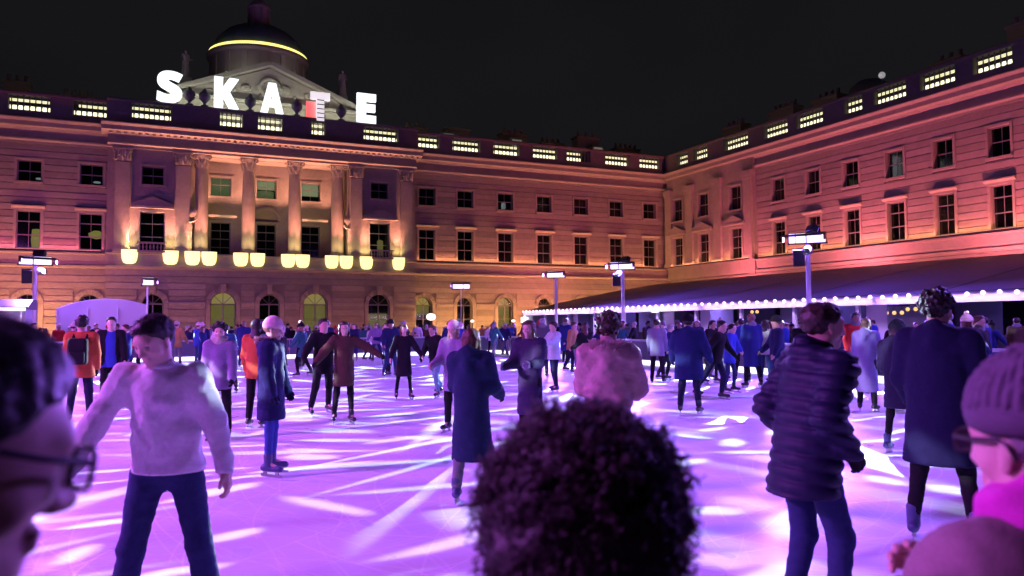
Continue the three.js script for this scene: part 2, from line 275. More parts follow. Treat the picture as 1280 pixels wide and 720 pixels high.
// ---- south range, columned centre
{
  const w = 0.9, c = 8.72, a0 = -3.06, a1 = 20.52, L0 = 2.75, L1 = 14.7; // loggia between L0 and L1, its wall stands back
  groundFloor(south, a0, a1, w, [[0.1, 1.5], [5.05, 1.9, { blind: G.blindYellow }], [8.5, 1.6], [12.1, 1.95, { blind: G.blindYellow }], [17.35, 1.85, { blind: G.blindYellow, to: 2.7 }]]);
  for (const [p, q] of [[a0, L0], [L1, a1]]) {
    const u = p < 0 ? 0 : 17.4, op = [[u - 0.85, u + 0.85, 7.4, 10.3], [u - 0.76, u + 0.76, 12.36, 13.75]];
    wallPieces(south, p, q, LV.band0, LV.cornice, op, -0.6, w - 0.02, M.stone, 'ashlar_wall');
    windowAt(south, u, 7.4, 10.3, 1.7, w, { rows: [0, 0.36, 0.7, 1], pediment: true, sill: false, ...(u ? { lampshade: [0.3, 0.2, G.blindYellow, [[0.03, 0], [0.25, 0.05], [0.25, 1.3], [0.03, 1.4]]] } : {}) });
    windowAt(south, u, 12.36, 13.75, 1.52, w, { rows: [0, 0.5, 1] });
    const bal = new THREE.Group(); bal.name = 'balcony'; south.add(bal);
    part('balcony_slab', box(u - 1.0, u + 1.0, 7.2, 7.36, w, w + 0.75), M.trim, bal);
    const bl = []; for (let k = 0; k < 8; k++) bl.push(lathe([[0.06, 0], [0.05, 0.08], [0.09, 0.25], [0.04, 0.45], [0.06, 0.5]], 6).translate(u - 0.85 + k * 0.243, 7.36, w + 0.6)); part('balusters', bl, M.trim, bal, 'stuff');
    part('balcony_rail', box(u - 1.0, u + 1.0, 7.86, 7.98, w + 0.48, w + 0.74), M.trim, bal);
  }
  // the recessed wall
  const rw = -1.7, op = [];
  const ups = [{ blind: [G.blindGreen, 0, 1] }, { blind: [G.blindBright, 0.55, 1], lampshade: [0, 0.02, G.blindGreen, [[0.03, 0], [0.7, 0.01], [0.7, 0.7], [0.03, 0.72]]] }, { blind: [G.blindBright, 0.35, 1] }];
  [5.0, 8.55, 12.15].forEach((u, i) => {
    op.push([u - 0.76, u + 0.76, 7.4, 10.1], [u - 0.78, u + 0.78, 12.2, 13.75]);
    windowAt(south, u, 7.4, 10.1, 1.52, rw, { rows: [0, 0.25, 0.5, 0.75, 1], sill: false, hood: i !== 1 }); windowAt(south, u, 12.2, 13.75, 1.56, rw, { rows: [0, 0.62, 1], ...ups[i] });
    if (i === 1) part('arched_panel', (() => { const s = new THREE.Shape(); s.absarc(u, 10.35, 1.15, 0, Math.PI); const hole = new THREE.Path(); hole.absarc(u, 10.35, 0.92, 0, Math.PI); s.holes.push(hole); return new THREE.ExtrudeGeometry(s, { depth: 0.14, bevelEnabled: false }).translate(0, 0, rw); })(), M.trim, south);
  });
  wallPieces(south, L0, L1, LV.band0, LV.cornice, op, rw - 0.5, rw - 0.02, M.stone, 'ashlar_wall');
  part('loggia_ceiling', box(L0, L1, 14.96, 15.3, rw, -0.1), M.trim, south);
  part('loggia_beam', box(L0, L1, 15.0, LV.cornice - 0.01, -0.1, w - 0.03), M.trim, south);
  part('loggia_floor', box(L0, L1, 6.9, 7.16, rw, w - 0.31), M.trim, south);
  for (const u of [2.75, 14.7]) part('loggia_return', box(u - 0.02, u + 0.02, LV.band0, 15, rw, w - 0.6), M.stone, south);
  // bands across the front
  const sh = (g) => g.translate(0, 0, w);
  part('string_course', sh(mould([[-0.3, 5.98], [0.14, 5.98], [0.34, 6.12], [0.34, 6.24], [0.12, 6.3], [0.12, 6.5], [-0.3, 6.5]], a0 - 0.04, a1 + 0.04)), M.trim, south);
  part('plinth_course', sh(mould([[-0.3, 6.504], [0.16, 6.504], [0.16, 7.06], [0.28, 7.12], [0.28, 7.2], [-0.3, 7.22]], a0 - 0.04, a1 + 0.04)), M.trim, south);
  part('architrave', sh(mould([[-0.6, 14.96], [0.3, 14.96], [0.3, 15.12], [0.46, 15.22], [0.46, 15.34], [-0.6, 15.36]], a0, a1)), M.trim, south);
  part('frieze', box(a0, a1, 15.362, 15.9, 0.2, w + 0.26), M.stone, south);
  part('cornice', sh(mould([[-0.6, 15.902], [0.42, 15.902], [0.54, 16.06], [0.95, 16.12], [0.95, 16.42], [1.12, 16.6], [1.12, LV.cornice], [-0.6, LV.cornice]], a0 - 0.4, a1 + 0.4)), M.trim, south);
  for (let k = 0; k < 50; k++) part('dentil', box(a0 + 0.12 + k * 0.477, a0 + 0.35 + k * 0.477, 15.93, 16.09, w + 0.44, w + 0.66), M.trim, south);
  balustrade(south, a0 - 0.1, a1 + 0.1, w, [[-0.15, 2.75], [5.5, 1.7], [8.43, 1.9], [12.2, 1.1], [17.43, 3.0]]);
  // pilasters and columns
  const pil = (u, wd, x, wz) => {
    const g = new THREE.Group(); g.name = 'pilaster'; south.add(g);
    part('shaft', box(u - wd / 2, u + wd / 2, 7.62, 13.9, wz - 0.2, wz + x), M.trim, g);
    part('base', [box(u - wd / 2 - 0.1, u + wd / 2 + 0.1, 7.22, 7.48, wz - 0.2, wz + x + 0.1), box(u - wd / 2 - 0.05, u + wd / 2 + 0.05, 7.48, 7.62, wz - 0.2, wz + x + 0.05)].map((b) => b.clone()), M.trim, g);
    capital(g, u, wz + x / 2 - 0.05, wd, x + 0.1, false);
  };
  function capital(g, u, wz, wd, dp, round) {
    const list = [];
    if (round) list.push(lathe([[wd * 0.43, 0], [wd * 0.45, 0.1], [wd * 0.5, 0.5], [wd * 0.66, 0.9]], 16).translate(u, 13.98, wz)); else list.push(box(u - wd * 0.48, u + wd * 0.48, 13.98, 14.86, wz - dp / 2, wz + dp / 2).clone());
    part('capital_bell', list, M.trim, g);
    const leaf = (x, y, z, turn, s) => { const q = new THREE.ConeGeometry(0.13 * s, 0.42 * s, 5); q.scale(1, 1, 0.5); q.rotateX(0.45); q.translate(0, 0.2 * s, 0.05); q.rotateY(turn); q.translate(x, y, z); return q; };
    const leaves = [];
    for (let row = 0; row < 2; row++) for (let k = 0; k < 8; k++) {
      const a = (k + row * 0.5) * Math.PI / 4; if (!round && Math.cos(a) < -0.3) continue;
      const R = round ? wd * (0.47 + row * 0.05) : 0; leaves.push(round ? leaf(u + Math.sin(a) * R, 14.02 + row * 0.34, wz + Math.cos(a) * R, a, 1.1) : leaf(u + Math.sin(a) * wd * 0.5, 14.02 + row * 0.34, wz + dp / 2, a * 0.3, 1.1));
    }
    for (const s of [-1, 1]) leaves.push(new THREE.TorusGeometry(0.13, 0.06, 6, 10).translate(u + s * wd * 0.5, 14.74, wz + dp / 2 + (round ? wd * 0.1 : 0)));
    part('acanthus_leaves', leaves, M.trim, g);
    part('abacus', box(u - wd * 0.68, u + wd * 0.68, 14.84, 14.956, wz - dp / 2 - 0.12, wz + dp / 2 + 0.12), M.trim, g);
  }
  for (const u of [-2.05, 2.05, 15.35, 19.66]) pil(u, 1.0, 0.26, w);
  for (const u of [3.42, 6.9, 10.48, 13.95]) {
    const g = new THREE.Group(); g.name = 'column'; south.add(g);
    const prof = []; for (let k = 0; k <= 12; k++) { const t = k / 12; prof.push([0.52 - 0.07 * t * t - 0.01 * t, 7.66 + t * 6.32]); }
    part('shaft', lathe(prof, 24).translate(u, 0, 0.3), M.trim, g);
    part('base', [lathe([[0, 0], [0.66, 0], [0.68, 0.08], [0.62, 0.16], [0.56, 0.22], [0.6, 0.3], [0.54, 0.36], [0, 0.36]], 20).translate(u, 7.36, 0.3), box(u - 0.7, u + 0.7, 7.18, 7.36, -0.4, 1.0).clone()], M.trim, g);
    capital(g, u, 0.3, 1.02, 1.0, true);
  }
  part('parapet_panel', box(4.2, 6.1, 7.24, 7.3, 0.6, 0.75), M.trim, south);
  for (const u of [2.7, 14.7]) { part('wall_plaque', lathe([[0, 0], [0.3, 0.03], [0.36, 0.1], [0, 0.12]], 14).rotateX(Math.PI / 2).translate(u + 0.0, 10.4, w), M.trim, south); part('wall_swag', new THREE.TorusGeometry(0.3, 0.08, 6, 12, Math.PI).rotateZ(Math.PI).translate(u, 10.0, w + 0.02), M.trim, south); }
  // keystone masks on the ground floor
  for (const u of [0.1, 5.05, 8.5, 12.1, 17.35]) part('keystone', new RoundedBoxGeometry(0.42, 0.75, 0.4, 2, 0.08).translate(u, 4.62, w + 0.14), M.trim, south);
  // attic, pediment and roof
  part('attic_wall', box(1.4, 15.9, 17.25, 20.05, -3.4, -1.0), M.stone, south);
  const tri = new THREE.Shape([[1.2, 20.06], [16.1, 20.06], [8.65, 23.0]].map(([x, y]) => new THREE.Vector2(x, y)));
  part('tympanum', new THREE.ExtrudeGeometry(tri, { depth: 1.2, bevelEnabled: false }).translate(0, 0, -2.3), M.trim, south);
  for (const s of [-1, 1]) {
    const a = V(8.65 + s * 7.75, 20.0, -0.95), b = V(8.65, 23.12, -0.95), d = b.clone().sub(a), g = box(0, d.length(), -0.02, 0.3, -0.9, 0.45).clone();
    g.rotateZ(Math.atan2(d.y, Math.abs(d.x))); if (s > 0) g.scale(-1, 1, 1), g.index.array.reverse(); g.translate(a.x, a.y, a.z); part('raking_cornice', g, M.trim, south);
  }
  part('pediment_cornice', box(1.0, 16.3, 19.78, 20.04, -1.6, -0.5), M.trim, south);
  const relief = []; for (let k = 0; k < 26; k++) { const x = rr(-4.6, 4.6), y = rr(0.2, 2.2 * (1 - Math.abs(x) / 6)); relief.push(new THREE.SphereGeometry(rr(0.18, 0.42), 8, 6).scale(1, rr(0.6, 1.3), 0.5).translate(8.65 + x, 20.2 + y * 0.8, -1.08)); }
  relief.push(new THREE.TorusGeometry(0.75, 0.16, 8, 18).translate(8.65, 21.35, -1.05)); part('pediment_relief', relief, M.trim, south);
  part('drum', lathe([[0, 19], [4.25, 19], [4.25, 22.2], [4.0, 22.5], [4.0, 25.0], [4.35, 25.2], [4.4, 25.45], [3.95, 25.5]], 40).translate(8.45, 0, -7), M.stone, south);
  for (let k = 0; k < 16; k++) { const a = k * Math.PI / 8; part('drum_pilaster', box(-0.22, 0.22, 22.5, 25.0, 3.96, 4.12).clone().rotateY(a).translate(8.45, 0, -7), M.trim, south); }
  const dp = []; for (let k = 0; k <= 12; k++) { const a = k / 12 * 1.32; dp.push([3.92 * Math.cos(a), 25.6 + 2.9 * Math.sin(a)]); }
  const dome = part('dome', lathe(dp, 40).translate(8.45, 0, -7), M.copper, south);
  const ribs = []; for (let k = 0; k < 16; k++) { const a = k * Math.PI / 8 + 0.1, pts = dp.map(([r, y]) => V((r + 0.02) * Math.sin(a), y, (r + 0.02) * Math.cos(a))); ribs.push(tube(pts, 0.06, 5, 12).translate(8.45, 0, -7)); } part('dome_ribs', ribs, M.copper, dome);
  part('light_ring', new THREE.TorusGeometry(4.12, 0.13, 8, 64).rotateX(Math.PI / 2).translate(8.45, 25.66, -7), G.ring, south);
  const lan = part('lantern', lathe([[0, 28.1], [1.15, 28.1], [1.15, 28.5], [0.82, 28.55], [0.82, 30.0], [1.0, 30.1], [1.0, 30.25], [0.7, 30.6], [0.25, 31.0], [0, 31.05]], 20).translate(8.45, 0, -7), M.stone, south);
  part('finial', lathe([[0.08, 30.9], [0.16, 31.2], [0.06, 31.4], [0.12, 32.4], [0.05, 33.4], [0, 33.5]], 8).translate(8.45, 0, -7), M.lead, lan);
  for (let k = 0; k < 8; k++) part('lantern_column', lathe([[0.09, 28.55], [0.075, 30.0]], 8).translate(8.45 + Math.sin(k * Math.PI / 4 + 0.2) * 0.95, 0, -7 + Math.cos(k * Math.PI / 4 + 0.2) * 0.95), M.stone, lan);
}
// roofs, chimneys and rooftop clutter of both ranges
part('roof', mould([[-0.4, 16.6], [-0.4, 17.3], [-4.5, 19.2], [-9, 19.2], [-9, 16.6]], -22, XW + 9), M.slate, south);
part('roof', mould([[-0.4, 16.6], [-0.4, 17.3], [-4.5, 19.2], [-9, 19.2], [-9, 16.6]], -65.5, -20), M.slate, west);
part('back_wall', box(-22, XW + 9, 0, 16.6, -9, -8.5), M.room, south); part('back_wall', box(-65.5, -20, 0, 16.6, -9, -8.5), M.room, west);
for (const y of [6.3, 11.2]) { part('floor_slab', box(-22, XW + 0.3, y, y + 0.3, -8.5, -2.3), M.room, south); part('floor_slab', box(-64.5, -20, y, y + 0.3, -8.5, -0.7), M.room, west); }
part('end_wall', box(-22.4, -22.002, 0, 16.6, -9, 0), M.core, south); part('end_wall', box(-20, -19.6, 0, 16.6, -9, 0), M.core, west);
function chimney(parent, u, w, wd, dp, v1, pots, mat = M.brick) {
  const g = new THREE.Group(); g.name = 'chimney_stack'; parent.add(g);
  part('stack', box(u - wd / 2, u + wd / 2, 17.2, v1, w - dp / 2, w + dp / 2), mat, g); part('stack_cap', box(u - wd / 2 - 0.1, u + wd / 2 + 0.1, v1 + 0.002, v1 + 0.2, w - dp / 2 - 0.1, w + dp / 2 + 0.1), mat, g);
  for (let k = 0; k < pots; k++) part('chimney_pot', lathe([[0.17, 0], [0.13, 0.5], [0.17, 0.56], [0.1, 0.56]], 8).translate(u - wd / 2 + (k + 0.5) * wd / pots, v1 + 0.2, w), mat, g);
}
for (const [u, w, wd, v, n] of [[-9.6, -5, 1.7, 20.4, 3], [-5.6, -6, 2.2, 20.0, 4], [22.4, -5, 2.0, 20.0, 4], [26.2, -4, 2.2, 20.1, 0], [32.3, -4.5, 2.6, 20.3, 4], [36.8, -5, 2.4, 19.9, 4], [40.4, -4, 2.6, 20.6, 3], [46.5, -6, 3.0, 20.4, 5]]) chimney(south, u, w, wd, 1.1, v, n);
for (const [u, w, wd, v, n] of [[-59, -4, 2.6, 20.6, 4], [-53, -4.5, 3.0, 20.8, 5], [-47.5, -4, 2.6, 20.3, 4], [-37.2, -5, 2.2, 20.4, 3], [-30.6, -3.6, 2.6, 20.7, 4]]) chimney(west, u, w, wd, 1.1, v, n);
part('rooftop_dome', lathe([[0, 0], [1.9, 0], [1.9, 0.9], [1.7, 1.1], [1.5, 1.6], [0.9, 2.1], [0, 2.3]], 24).translate(-43.4, 18.6, -4), M.lead, west);
for (const [u, v, w] of [[24.9, 19.6, -2.6], [31.9, 19.7, -2.6], [40.9, 19.7, -2.4]]) { const g = new THREE.Group(); g.name = 'dormer'; south.add(g); part('dormer_wall', box(u - 0.75, u + 0.75, 18.2, v, w - 1.5, w), M.lead, g); part('dormer_pane', box(u - 0.5, u + 0.5, 18.75, v - 0.15, w + 0.004, w + 0.02), glow(0.07, 0.07, 0.055), g); }
{ const g = new THREE.Group(); g.name = 'roof_light'; west.add(g); part('lamp_globe', new THREE.SphereGeometry(0.24, 12, 8).translate(-38.9, 19.35, 0.1), glow(0.26, 0.27, 0.24), g); part('lamp_stem', rod(V(-38.9, 18.6, 0.1), V(-38.9, 19.15, 0.1), 0.05), M.lead, g); }
// urns along the balustrade between the letters
for (const [u, where] of [[2.45, 'just right of the letter S'], [3.55, 'just left of the letter K'], [6.9, 'between the letters K and A'], [10.5, 'between the letters A and T'], [14.1, 'between the letters T and E']]) { const g = thing('stone_urn', `dark stone urn on the balustrade ${where}`, 'urn', [u, LV.rail1, -DZ + 1.0], 0, 'urns between the lit letters'); part('urn_body', lathe([[0, 0], [0.28, 0], [0.28, 0.12], [0.12, 0.2], [0.12, 0.32], [0.4, 0.62], [0.44, 0.9], [0.36, 1.12], [0.18, 1.2], [0.2, 1.3], [0.08, 1.42], [0, 1.5]], 14), M.lead, g); }

// ---- west range: pavilion with pilasters beside the corner, then plain wing
{
  const w = 0.35, a0 = -64.4, a1 = -52.0;
  const us = [-62.7, -58.75, -54.3], op = us.flatMap((u) => [[u - 0.76, u + 0.76, 7.4, 10.1], [u - 0.76, u + 0.76, 11.75, 13.9]]);
  wallPieces(west, a0, a1, LV.band0, LV.cornice, op, -0.6, w - 0.02, M.stone, 'ashlar_wall');
  for (const u of us) { windowAt(west, u, 7.4, 10.1, 1.52, w, { rows: [0, 0.36, 0.72, 1], pediment: true, sill: false }); windowAt(west, u, 11.75, 13.9, 1.52, w, { rows: [0, 0.5, 1] }); }
  for (const u of [-64.0, -60.7, -56.6, -52.6]) { const g = new THREE.Group(); g.name = 'pilaster'; west.add(g); part('shaft', box(u - 0.5, u + 0.5, 7.62, 14.2, w - 0.2, w + 0.22), M.trim, g); part('base', box(u - 0.6, u + 0.6, 7.22, 7.618, w - 0.2, w + 0.3), M.trim, g); part('capital', [box(u - 0.56, u + 0.56, 14.202, 14.5, w - 0.2, w + 0.28), box(u - 0.64, u + 0.64, 14.502, 14.94, w - 0.2, w + 0.36)].map((b) => b.clone()), M.trim, g); }
  wing(west, -52.0, -20, 0, [[-49.4], [-45.66], [-41.95], [-38.15, { lampshade: [0.3, 0.75, G.roomWhite, [[0.02, 0], [0.06, 0.1], [0.34, 0.42], [0.3, 0.5], [0.02, 0.52]]] }], [-34.44], [-30.67], [-26.9], [-23.1]], { wd: 1.4, sill2: 11.85 });
  groundFloor(west, -64.4, -20, 0, [[-62.7, 1.4], [-58.75, 1.4], [-54.3, 1.4], [-49.4, 1.4], [-45.66, 1.4], [-41.95, 1.4], [-38.15, 1.4], [-34.44, 1.4], [-30.67, 1.4], [-26.9, 1.4]]);
  bands(west, -64.6, -20, 0);
  balustrade(west, -64.9, -20, 0, [[-61.8, 1.7], [-59.0, 2.0], [-54.05, 3.1], [-49.2, 2.75], [-45.5, 2.75], [-41.25, 1.65], [-38.1, 2.7], [-34.4, 2.6], [-30.67, 2.6], [-26.9, 2.6]]);
}

// ================================================================ LAMPS ON THE BUILDINGS
const onSouth = (u, v, w) => V(u, v, -DZ + w), onWest = (u, v, w) => V(XW - w, v, u);
const potShape = lathe([[0, 0], [0.22, 0.0], [0.4, 0.08], [0.5, 0.3], [0.55, 0.7], [0.55, 1.04], [0.46, 1.04], [0.43, 0.5], [0.25, 0.2], [0, 0.14]], 20);
potShape.scale(1, 1, 0.55);
const potPlace = ['outside the far-left pilaster', 'left of the pedimented side window', 'between the left coupled columns', 'at the left foot of the first loggia bay', 'at the right foot of the first loggia bay', 'at the left foot of the middle loggia bay', 'at the right foot of the middle loggia bay', 'at the left foot of the last loggia bay', 'at the right foot of the last loggia bay', 'between the right coupled columns', 'left of the right balcony window', 'right of the right balcony window'];
[-1.49, 1.27, 2.78, 3.97, 6.25, 7.51, 9.83, 10.96, 13.27, 14.46, 16.13, 18.88].forEach((u, i) => {
  const g = thing('uplit_patch_bowl', `glowing yellow bowl imitating uplit stone ${potPlace[i]}`, 'lamp', [u, 6.34, -DZ + 1.44], 0, 'yellow bowls imitating uplit stone along the columned centre');
  part('glowing_bowl', potShape, G.pot, g); part('bracket', box(-0.08, 0.08, 0.3, 0.5, -0.36, -0.2), M.blackMetal, g);  // bowl glow imitates burnt-out uplight on the pedestal stone
  spotLight('uplight_spot', onSouth(u, 7.5, 1.42), onSouth(u, 16, 0.75), 27, 1, rgb(1, 0.33, 0.25), 230, 4);
  spotLight('uplight_glow', onSouth(u, 7.42, 1.5), onSouth(u, 9.5, 0.9), 62, 1, rgb(1, 0.7, 0.3), 16, 4);
});
for (const [u, nm] of [[3.42, 'first'], [6.9, 'second'], [10.48, 'third'], [13.95, 'last']]) { // lamps fixed to the backs of the columns, washing the recessed wall
  const g = thing('column_lamp', `small floodlight fixed behind the ${nm} column of the loggia`, 'floodlight', [u, 11.1, -DZ - 0.32], 0, 'floodlights behind the loggia columns');
  part('lamp_body', new RoundedBoxGeometry(0.3, 0.22, 0.22, 2, 0.03), M.blackMetal, g); part('lamp_lens', box(-0.12, 0.12, 0.112, 0.125, -0.09, 0.09), G.led, g); part('clamp', box(-0.05, 0.05, -0.05, 0.05, 0.1, 0.24), M.blackMetal, g);
  for (const e of [-1, 1]) { const x = u + e * 1.2; if (x > 2.9 && x < 14.5) spotLight('column_lamp_light', onSouth(u + e * 0.1, 11.26, -0.34), onSouth(u + e * 1.3, 14.2, -1.7), 52, 1, rgb(1, 0.38, 0.27), 45, 3); }
}
function ledBar(range, at, u0, u1, v, w, color, k, label, mat, aimV, aimW) { // linear floodlight lying on a ledge
  const o = range === 'south' ? thing('floodlight_bar', label, 'floodlight', [0, 0, -DZ]) : thing('floodlight_bar', label, 'floodlight', [XW, 0, 0], -Math.PI / 2);
  part('housing', box(u0, u1, v - 0.1, v - 0.01, w - 0.08, w + 0.08), M.blackMetal, o); part('lens', box(u0 + 0.02, u1 - 0.02, v - 0.008, v + 0.01, w - 0.05, w + 0.05), mat, o);
  const m = (u0 + u1) / 2; areaLight('floodlight_bar_light', at(m, v + 0.03, w), at(m, aimV, aimW), u1 - u0, 0.12, color, k);
}
ledBar('south', onSouth, -21, -3.4, 7.32, 0.26, LAMP.pink, 40, 'slim LED floodlight bar on the ledge of the left wing', G.led, 12, -0.6);
ledBar('south', onSouth, 21, 46.2, 7.32, 0.26, LAMP.amber, 40, 'slim LED floodlight bar on the ledge right of the columns', G.led, 12, -0.6);
ledBar('west', onWest, -63.6, -52.4, 7.32, 0.62, LAMP.amber, 36, 'slim LED floodlight bar on the ledge in the corner', G.led, 12, -0.4);
ledBar('west', onWest, -51.6, -21, 7.32, 0.26, LAMP.amber, 40, 'slim LED floodlight bar on the ledge above the marquee', G.led, 12, -0.6);
ledBar('south', onSouth, -21, -3.6, 0.28, 2.8, LAMP.orange, 330, 'orange LED floodlight bar on the ground before the left arches', G.ledOrange, 4.2, 0);
ledBar('south', onSouth, 21, 46, 0.28, 2.4, LAMP.orange, 290, 'orange LED floodlight bar on the ground before the right arches', G.ledOrange, 4.2, 0);
ledBar('south', onSouth, -2, 19.5, 0.28, 3.6, LAMP.amber, 45, 'orange LED floodlight bar on the ground before the columned centre', G.ledOrange, 4.2, 0.9);
ledBar('south', onSouth, 0.6, 16.6, 18.74, 0.6, rgb(0.85, 0.95, 0.85), 60, 'white floodlight bar behind the balustrade before the pediment', G.stripDim, 21.6, -1.2);
ledBar('south', onSouth, 5.2, 11.8, 22.6, -2.2, rgb(0.8, 0.8, 0.8), 22, 'dim floodlight bar on the roof before the dome', G.stripDim, 24.5, -3.2);
ledBar('west', onWest, -62, -22, 4.3, 3.2, LAMP.orange, 34, 'orange LED floodlight bar behind the marquee roof', G.ledOrange, 7, 0);
// pink floodlights that wash the upper walls
function wallFlood(label, base, aim, color, k) {
  const o = thing('wall_floodlight', label, 'floodlight', [base.x, 0, base.z]); const d = aim.clone().sub(base).setY(0).normalize();
  part('mast', rod(V(0, -0.03, 0), V(0, base.y - 0.1, 0), 0.05), M.blackMetal, o);
  const h = part('lamp_housing', new RoundedBoxGeometry(0.7, 0.4, 0.22, 2, 0.04), M.blackMetal, o); h.position.set(0, base.y, 0); h.lookAt(aim.x, aim.y, aim.z);
  const f = part('lamp_lens', box(-0.3, 0.3, -0.16, 0.16, 0.11, 0.125), G.led, h);
  const a = base.clone().add(aim.clone().sub(base).normalize().multiplyScalar(0.16)); areaLight('wall_floodlight_light', a, aim, 0.6, 0.3, color, k); return d;
}
wallFlood('black floodlight on a mast behind the marquee, at the corner', V(43.6, 4.2, -52), onWest(-55, 12.5, 0), LAMP.pink, 1700);
wallFlood('black floodlight on a mast behind the middle of the marquee', V(43.6, 4.2, -40), onWest(-42, 13, 0), LAMP.pink, 2800);
wallFlood('black floodlight on a mast behind the near end of the marquee', V(43.6, 4.2, -29), onWest(-31, 13, 0), LAMP.pink, 2800);
wallFlood('black floodlight on a mast in the crowd before the right wing', V(33, 3.4, -59.4), onSouth(33, 13, 0), LAMP.pink, 1200);
wallFlood('black floodlight on a mast in the crowd before the left wing', V(-7.5, 3.2, -58.4), onSouth(-8, 13, 0), LAMP.pink, 1100);

// ================================================================ THE LIT LETTERS
{
  const font = await new FontLoader().loadAsync('fonts/droid/droid_sans_bold.typeface.json');
  for (const [ch, u0, u1, v0, v1] of [['S', 0.15, 1.95, 18.63, 21.05], ['K', 4.2, 6.0, 18.63, 21.05], ['A', 7.65, 9.4, 18.63, 21.05], ['T', 11.55, 13.1, 18.4, 20.75], ['E', 15.35, 16.95, 18.63, 21.1]]) {
    const g = thing('lit_letter', `glowing white letter ${ch} standing on the roof balustrade`, 'letter', [0, 0, -DZ + 1.05], 0, 'letters of the word on the roof');
    const t = new TextGeometry(ch, { font, size: 1, depth: 0.3, curveSegments: 6, bevelEnabled: true, bevelThickness: 0.04, bevelSize: 0.055, bevelSegments: 2 });
    t.computeBoundingBox(); const b = t.boundingBox; t.translate(-b.min.x, -b.min.y, -b.min.z); t.scale((u1 - u0) / (b.max.x - b.min.x), (v1 - v0) / (b.max.y - b.min.y), 1); t.translate(u0, v0, 0);
    part('letter_face', t, ch === 'T' ? G.letterDim : G.letter, g);
    part('letter_stand', [box(u0 + 0.3, u0 + 0.4, LV.rail1 - 0.3, v0 + 0.7, -0.25, -0.15).clone(), box(u1 - 0.4, u1 - 0.3, LV.rail1 - 0.3, v0 + 0.7, -0.25, -0.15).clone()], M.blackMetal, g);
    if (ch === 'T') { part('red_lit_side', box(u0 - 0.3, u0 + 0.5, v0 + 0.2, v0 + 1.62, -0.16, -0.06), G.red, g); for (let k = 0; k < 5; k++) part('louvre', box(u0 + 0.48, u1 - 0.48, v0 + 0.2 + k * 0.36, v0 + 0.27 + k * 0.36, 0.39, 0.44), M.blackMetal, g); }
  }
}

// ================================================================ THE RINK
const RK = { x0: -15, x1: 18.3, z0: -42, z1: -1.3 };
{
  const S = 1024, cv = document.createElement('canvas'); cv.width = cv.height = S; const c = cv.getContext('2d');
  c.fillStyle = '#d6dbe0'; c.fillRect(0, 0, S, S);
  for (let k = 0; k < 260; k++) { c.fillStyle = `rgba(${rnd() < 0.5 ? '255,255,255' : '176,188,198'},${rr(0.02, 0.09)})`; c.beginPath(); const x = rnd() * S, y = rnd() * S, r = rr(15, 110); for (const dx of [-S, 0, S]) for (const dy of [-S, 0, S]) { c.moveTo(x + dx, y + dy); c.ellipse(x + dx, y + dy, r, r * rr(0.3, 1), rnd() * 3, 0, 7); } c.fill(); }
  const bv = document.createElement('canvas'); bv.width = bv.height = S; const q = bv.getContext('2d'); q.fillStyle = '#808080'; q.fillRect(0, 0, S, S);
  for (let k = 0; k < 900; k++) { // skate cuts: long shallow arcs
    const x = rnd() * S, y = rnd() * S, R = rr(120, 900), a = rnd() * 6.283, l = rr(0.1, 0.7), wd = rr(0.6, 2.2), s = rr(0.15, 0.6);
    for (const dx of [-S, 0, S]) for (const dy of [-S, 0, S]) {
      c.strokeStyle = `rgba(250,252,255,${s})`; c.lineWidth = wd; c.beginPath(); c.arc(x + dx + Math.cos(a) * R, y + dy + Math.sin(a) * R, R, a + 3.14, a + 3.14 + l); c.stroke();
      q.strokeStyle = `rgba(${k % 2 ? 30 : 200},${k % 2 ? 30 : 200},${k % 2 ? 30 : 200},${s})`; q.lineWidth = wd; q.beginPath(); q.arc(x + dx + Math.cos(a) * R, y + dy + Math.sin(a) * R, R, a + 3.14, a + 3.14 + l); q.stroke();
    }
  }
  const wrap = (v, cs) => { const t = new THREE.CanvasTexture(v); t.wrapS = t.wrapT = THREE.RepeatWrapping; if (cs) t.colorSpace = THREE.SRGBColorSpace; t.repeat.set(1 / 9, 1 / 9); return t; };
  const rough = noiseTexture(256, (x, y) => { const v = clamp(0.5 + 0.35 * tile(x, y, 3, 8) + 0.25 * tile(x, y, 9, 3), 0.15, 0.95); return [v, v, v]; }, 1 / 13);
  const ice = new THREE.MeshPhysicalMaterial({ color: rgb(0.95, 0.97, 1), map: wrap(cv, true), roughness: 1.0, roughnessMap: rough, bumpMap: wrap(bv), bumpScale: 0.004, ior: 1.31 });
  structure('ice_rink', box(RK.x0, RK.x1, -0.05, 0, RK.z0, RK.z1), ice);
}
const boardMat = std({ color: rgb(0.09, 0.09, 0.15), roughness: 0.35 }), ledWhite = glow(1.6, 1.55, 1.9);
function barrier(label, x0, z0, x1, z1, strip) {
  const g = thing('rink_barrier', label, 'barrier', [x0, 0, z0], -Math.atan2(z1 - z0, x1 - x0), 'barriers round the ice'), L = Math.hypot(x1 - x0, z1 - z0), n = Math.round(L / 2.0), s = L / n;
  for (let k = 0; k < n; k++) { part('board', box(k * s + 0.02, (k + 1) * s - 0.02, 0.2, 0.96, -0.03, 0.03), boardMat, g); part('kick_plate', box(k * s + 0.01, (k + 1) * s - 0.01, 0.0, 0.2, -0.04, 0.05), strip ? ledWhite : M.whitePaint, g); }
  for (let k = 0; k <= n; k++) part('post', box(k * s - 0.03, k * s + 0.03, -0.03, 0.96, -0.09, -0.045), M.alu, g);
  part('handrail', rod(V(0, 1.0, 0), V(L, 1.0, 0), 0.045, 10), M.alu, g);
}
barrier('dark panelled barrier along the far side of the ice with a lit base', RK.x0, RK.z0 - 0.12, RK.x1 + 0.1, RK.z0 - 0.12, true);
barrier('dark panelled barrier along the side of the ice by the marquee', RK.x1 + 0.12, RK.z1, RK.x1 + 0.12, RK.z0, true);
